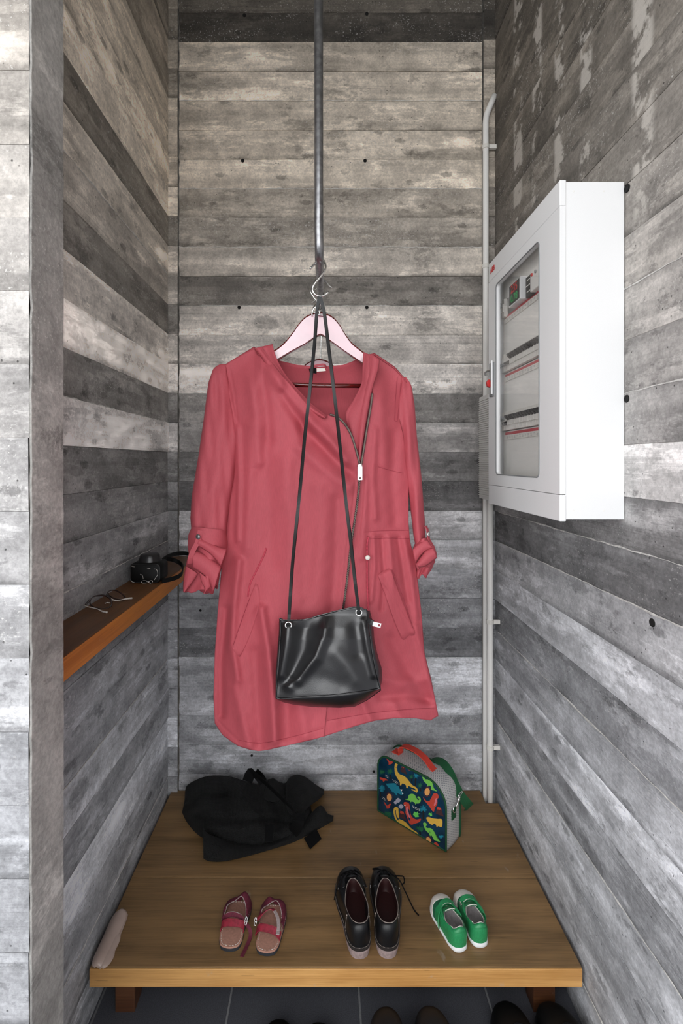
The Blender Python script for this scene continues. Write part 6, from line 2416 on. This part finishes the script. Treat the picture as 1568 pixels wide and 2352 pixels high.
for pix, Y0_, Y1_ in (([(195, 1391), (203, 1394), (222, 1398), (230, 1402), (238, 1406), (246, 1409.5)], 1.176, 1.150), ([(250, 1370), (257, 1376), (270, 1379), (286, 1376), (296, 1374.5), (303, 1374)], 1.226, 1.262)):
    bm = bmesh.new()
    m = len(pix)
    path = spline([P(x, y, Y0_ + (Y1_ - Y0_) * i / (m - 1)) for i, (x, y) in enumerate(pix)], 28)
    path = [Vector((p.x, p.y, max(p.z, SZ + 0.0022))) for p in path]
    tube(bm, path, [0.0011 + 0.0013 * float(smooth((i - 14) / 12)) for i in range(28)], 8)
    obj('temple', bm, M_TIP, gl, smooth_shade=True)
for pix, Y in (([(252, 1385), (246, 1384), (241, 1386)], 1.194), ([(258, 1380), (262, 1378), (267, 1380)], 1.232)):
    bm = bmesh.new()
    tube(bm, [P(x, y, Y) for x, y in pix], 0.0013, 6)
    obj('nose_pad', bm, M_TIP, gl, smooth_shade=True)

# ------------------------------------------------------------------ camera in a black leather case at the end of the shelf
cc = thing('camera_case', (-0.527, 1.48, SZ), 'black leather camera case with neck strap at the far end of the shelf', 'camera case')
CX0, CX1, CYF, CYB, CZT = -0.568, -0.478, 1.432, 1.505, SZ + 0.058
bm = bmesh.new()
rr = round_rect(CX0, CX1, SZ + 0.001, CZT, 0.012, 5)
rows = [[Vector((x, y, z)) for x, z in round_rect(CX0 + g, CX1 - g, SZ + 0.001 + g * 0.6, CZT - g, 0.012, 5)] for y, g in ((CYF + 0.002, 0.003), (CYF, 0.006), (CYF, 0.0065))]
rows = [[Vector((x, y, z)) for x, z in round_rect(CX0 + g, CX1 - g, SZ + 0.001 + g * 0.6, CZT - g, 0.012, 5)] for y, g in ((CYF, 0.004), (CYF + 0.002, 0.001), (CYF + 0.005, 0.0), (CYB - 0.004, 0.0), (CYB, 0.004))]
place_bm = closed_rows(rows)
obj('case_body', place_bm, M_MATTEBLK, cc, smooth_shade=True)
bm = bmesh.new()
tube(bm, [Vector((x, CYF + 0.001, z)) for x, z in round_rect(CX0 + 0.002, CX1 - 0.002, SZ + 0.003, CZT - 0.002, 0.012, 5)], 0.0013, 6, closed=True)
obj('case_edge', bm, M_EDGE if False else M_LEATHER, cc, smooth_shade=True)
lx, ly = P(343, 1290, 1.47).x, 1.475
bm = bmesh.new()
lathe(bm, (lx, ly, CZT - 0.006), (0, 0, 1), [(0.034, 0), (0.034, 0.006), (0.030, 0.016), (0.028, 0.024), (0.024, 0.027), (0.004, 0.028)], 32)
obj('lens_cover', bm, M_LEATHER, cc, smooth_shade=True)
# worn bright edges of the case
bm = bmesh.new()
for pix in ([(354, 1307), (359, 1308), (362, 1314), (362, 1320), (358, 1326), (354, 1332)], [(301, 1333), (303, 1336), (309, 1338)], [(302, 1301), (309, 1302)], [(322, 1319), (327, 1322), (329, 1330)], [(338, 1305), (345, 1306)]):
    tube(bm, spline([P(x, y, CYF - 0.0006) for x, y in pix], 10), 0.0006, 5)
wl = obj('worn_edge', bm, M_STITCH, cc)
wl['kind'] = 'stuff'
bm = bmesh.new()
c = P(332, 1336.5, CYF - 0.004)
tube(bm, [c + Vector((0.0085 * math.cos(a), -0.001, 0.0042 * math.sin(a))) for a in [2 * math.pi * i / 18 for i in range(18)]], 0.0011, 6, closed=True)
tube(bm, [c + Vector((0.0075, -0.001, 0)), c + Vector((0.015, -0.001, 0))], [0.0026, 0.0016], 8)
tube(bm, [c + Vector((0.019 + 0.0048 * math.cos(a), -0.001, 0.0048 * math.sin(a))) for a in [2 * math.pi * i / 16 for i in range(16)]], 0.0009, 6, closed=True)
obj('snap_clasp', bm, M_CHROME, cc, smooth_shade=True)
for pix, Ys in (([(366, 1296), (376, 1284), (392, 1275), (412, 1271), (432, 1272), (446, 1280), (440, 1292)], [1.50, 1.54, 1.60, 1.66, 1.70, 1.70, 1.64]),
                ([(372, 1336), (390, 1331), (408, 1325), (418, 1316), (420, 1304), (414, 1294), (398, 1286), (380, 1283)], [1.436, 1.455, 1.475, 1.51, 1.56, 1.60, 1.60, 1.56])):
    path = spline([P(x, y, Y) for (x, y), Y in zip(pix, Ys)], 44)
    path = [Vector((min(p.x, SX - 0.004), p.y, max(p.z, SZ + 0.006))) if False else Vector((p.x, p.y, max(p.z, SZ + 0.006))) for p in path]
    bm = bmesh.new()
    ribbon(bm, path, 0.013, 0.0030, (0.12, -0.1, 1))
    obj('neck_strap', bm, M_MATTEBLK, cc)
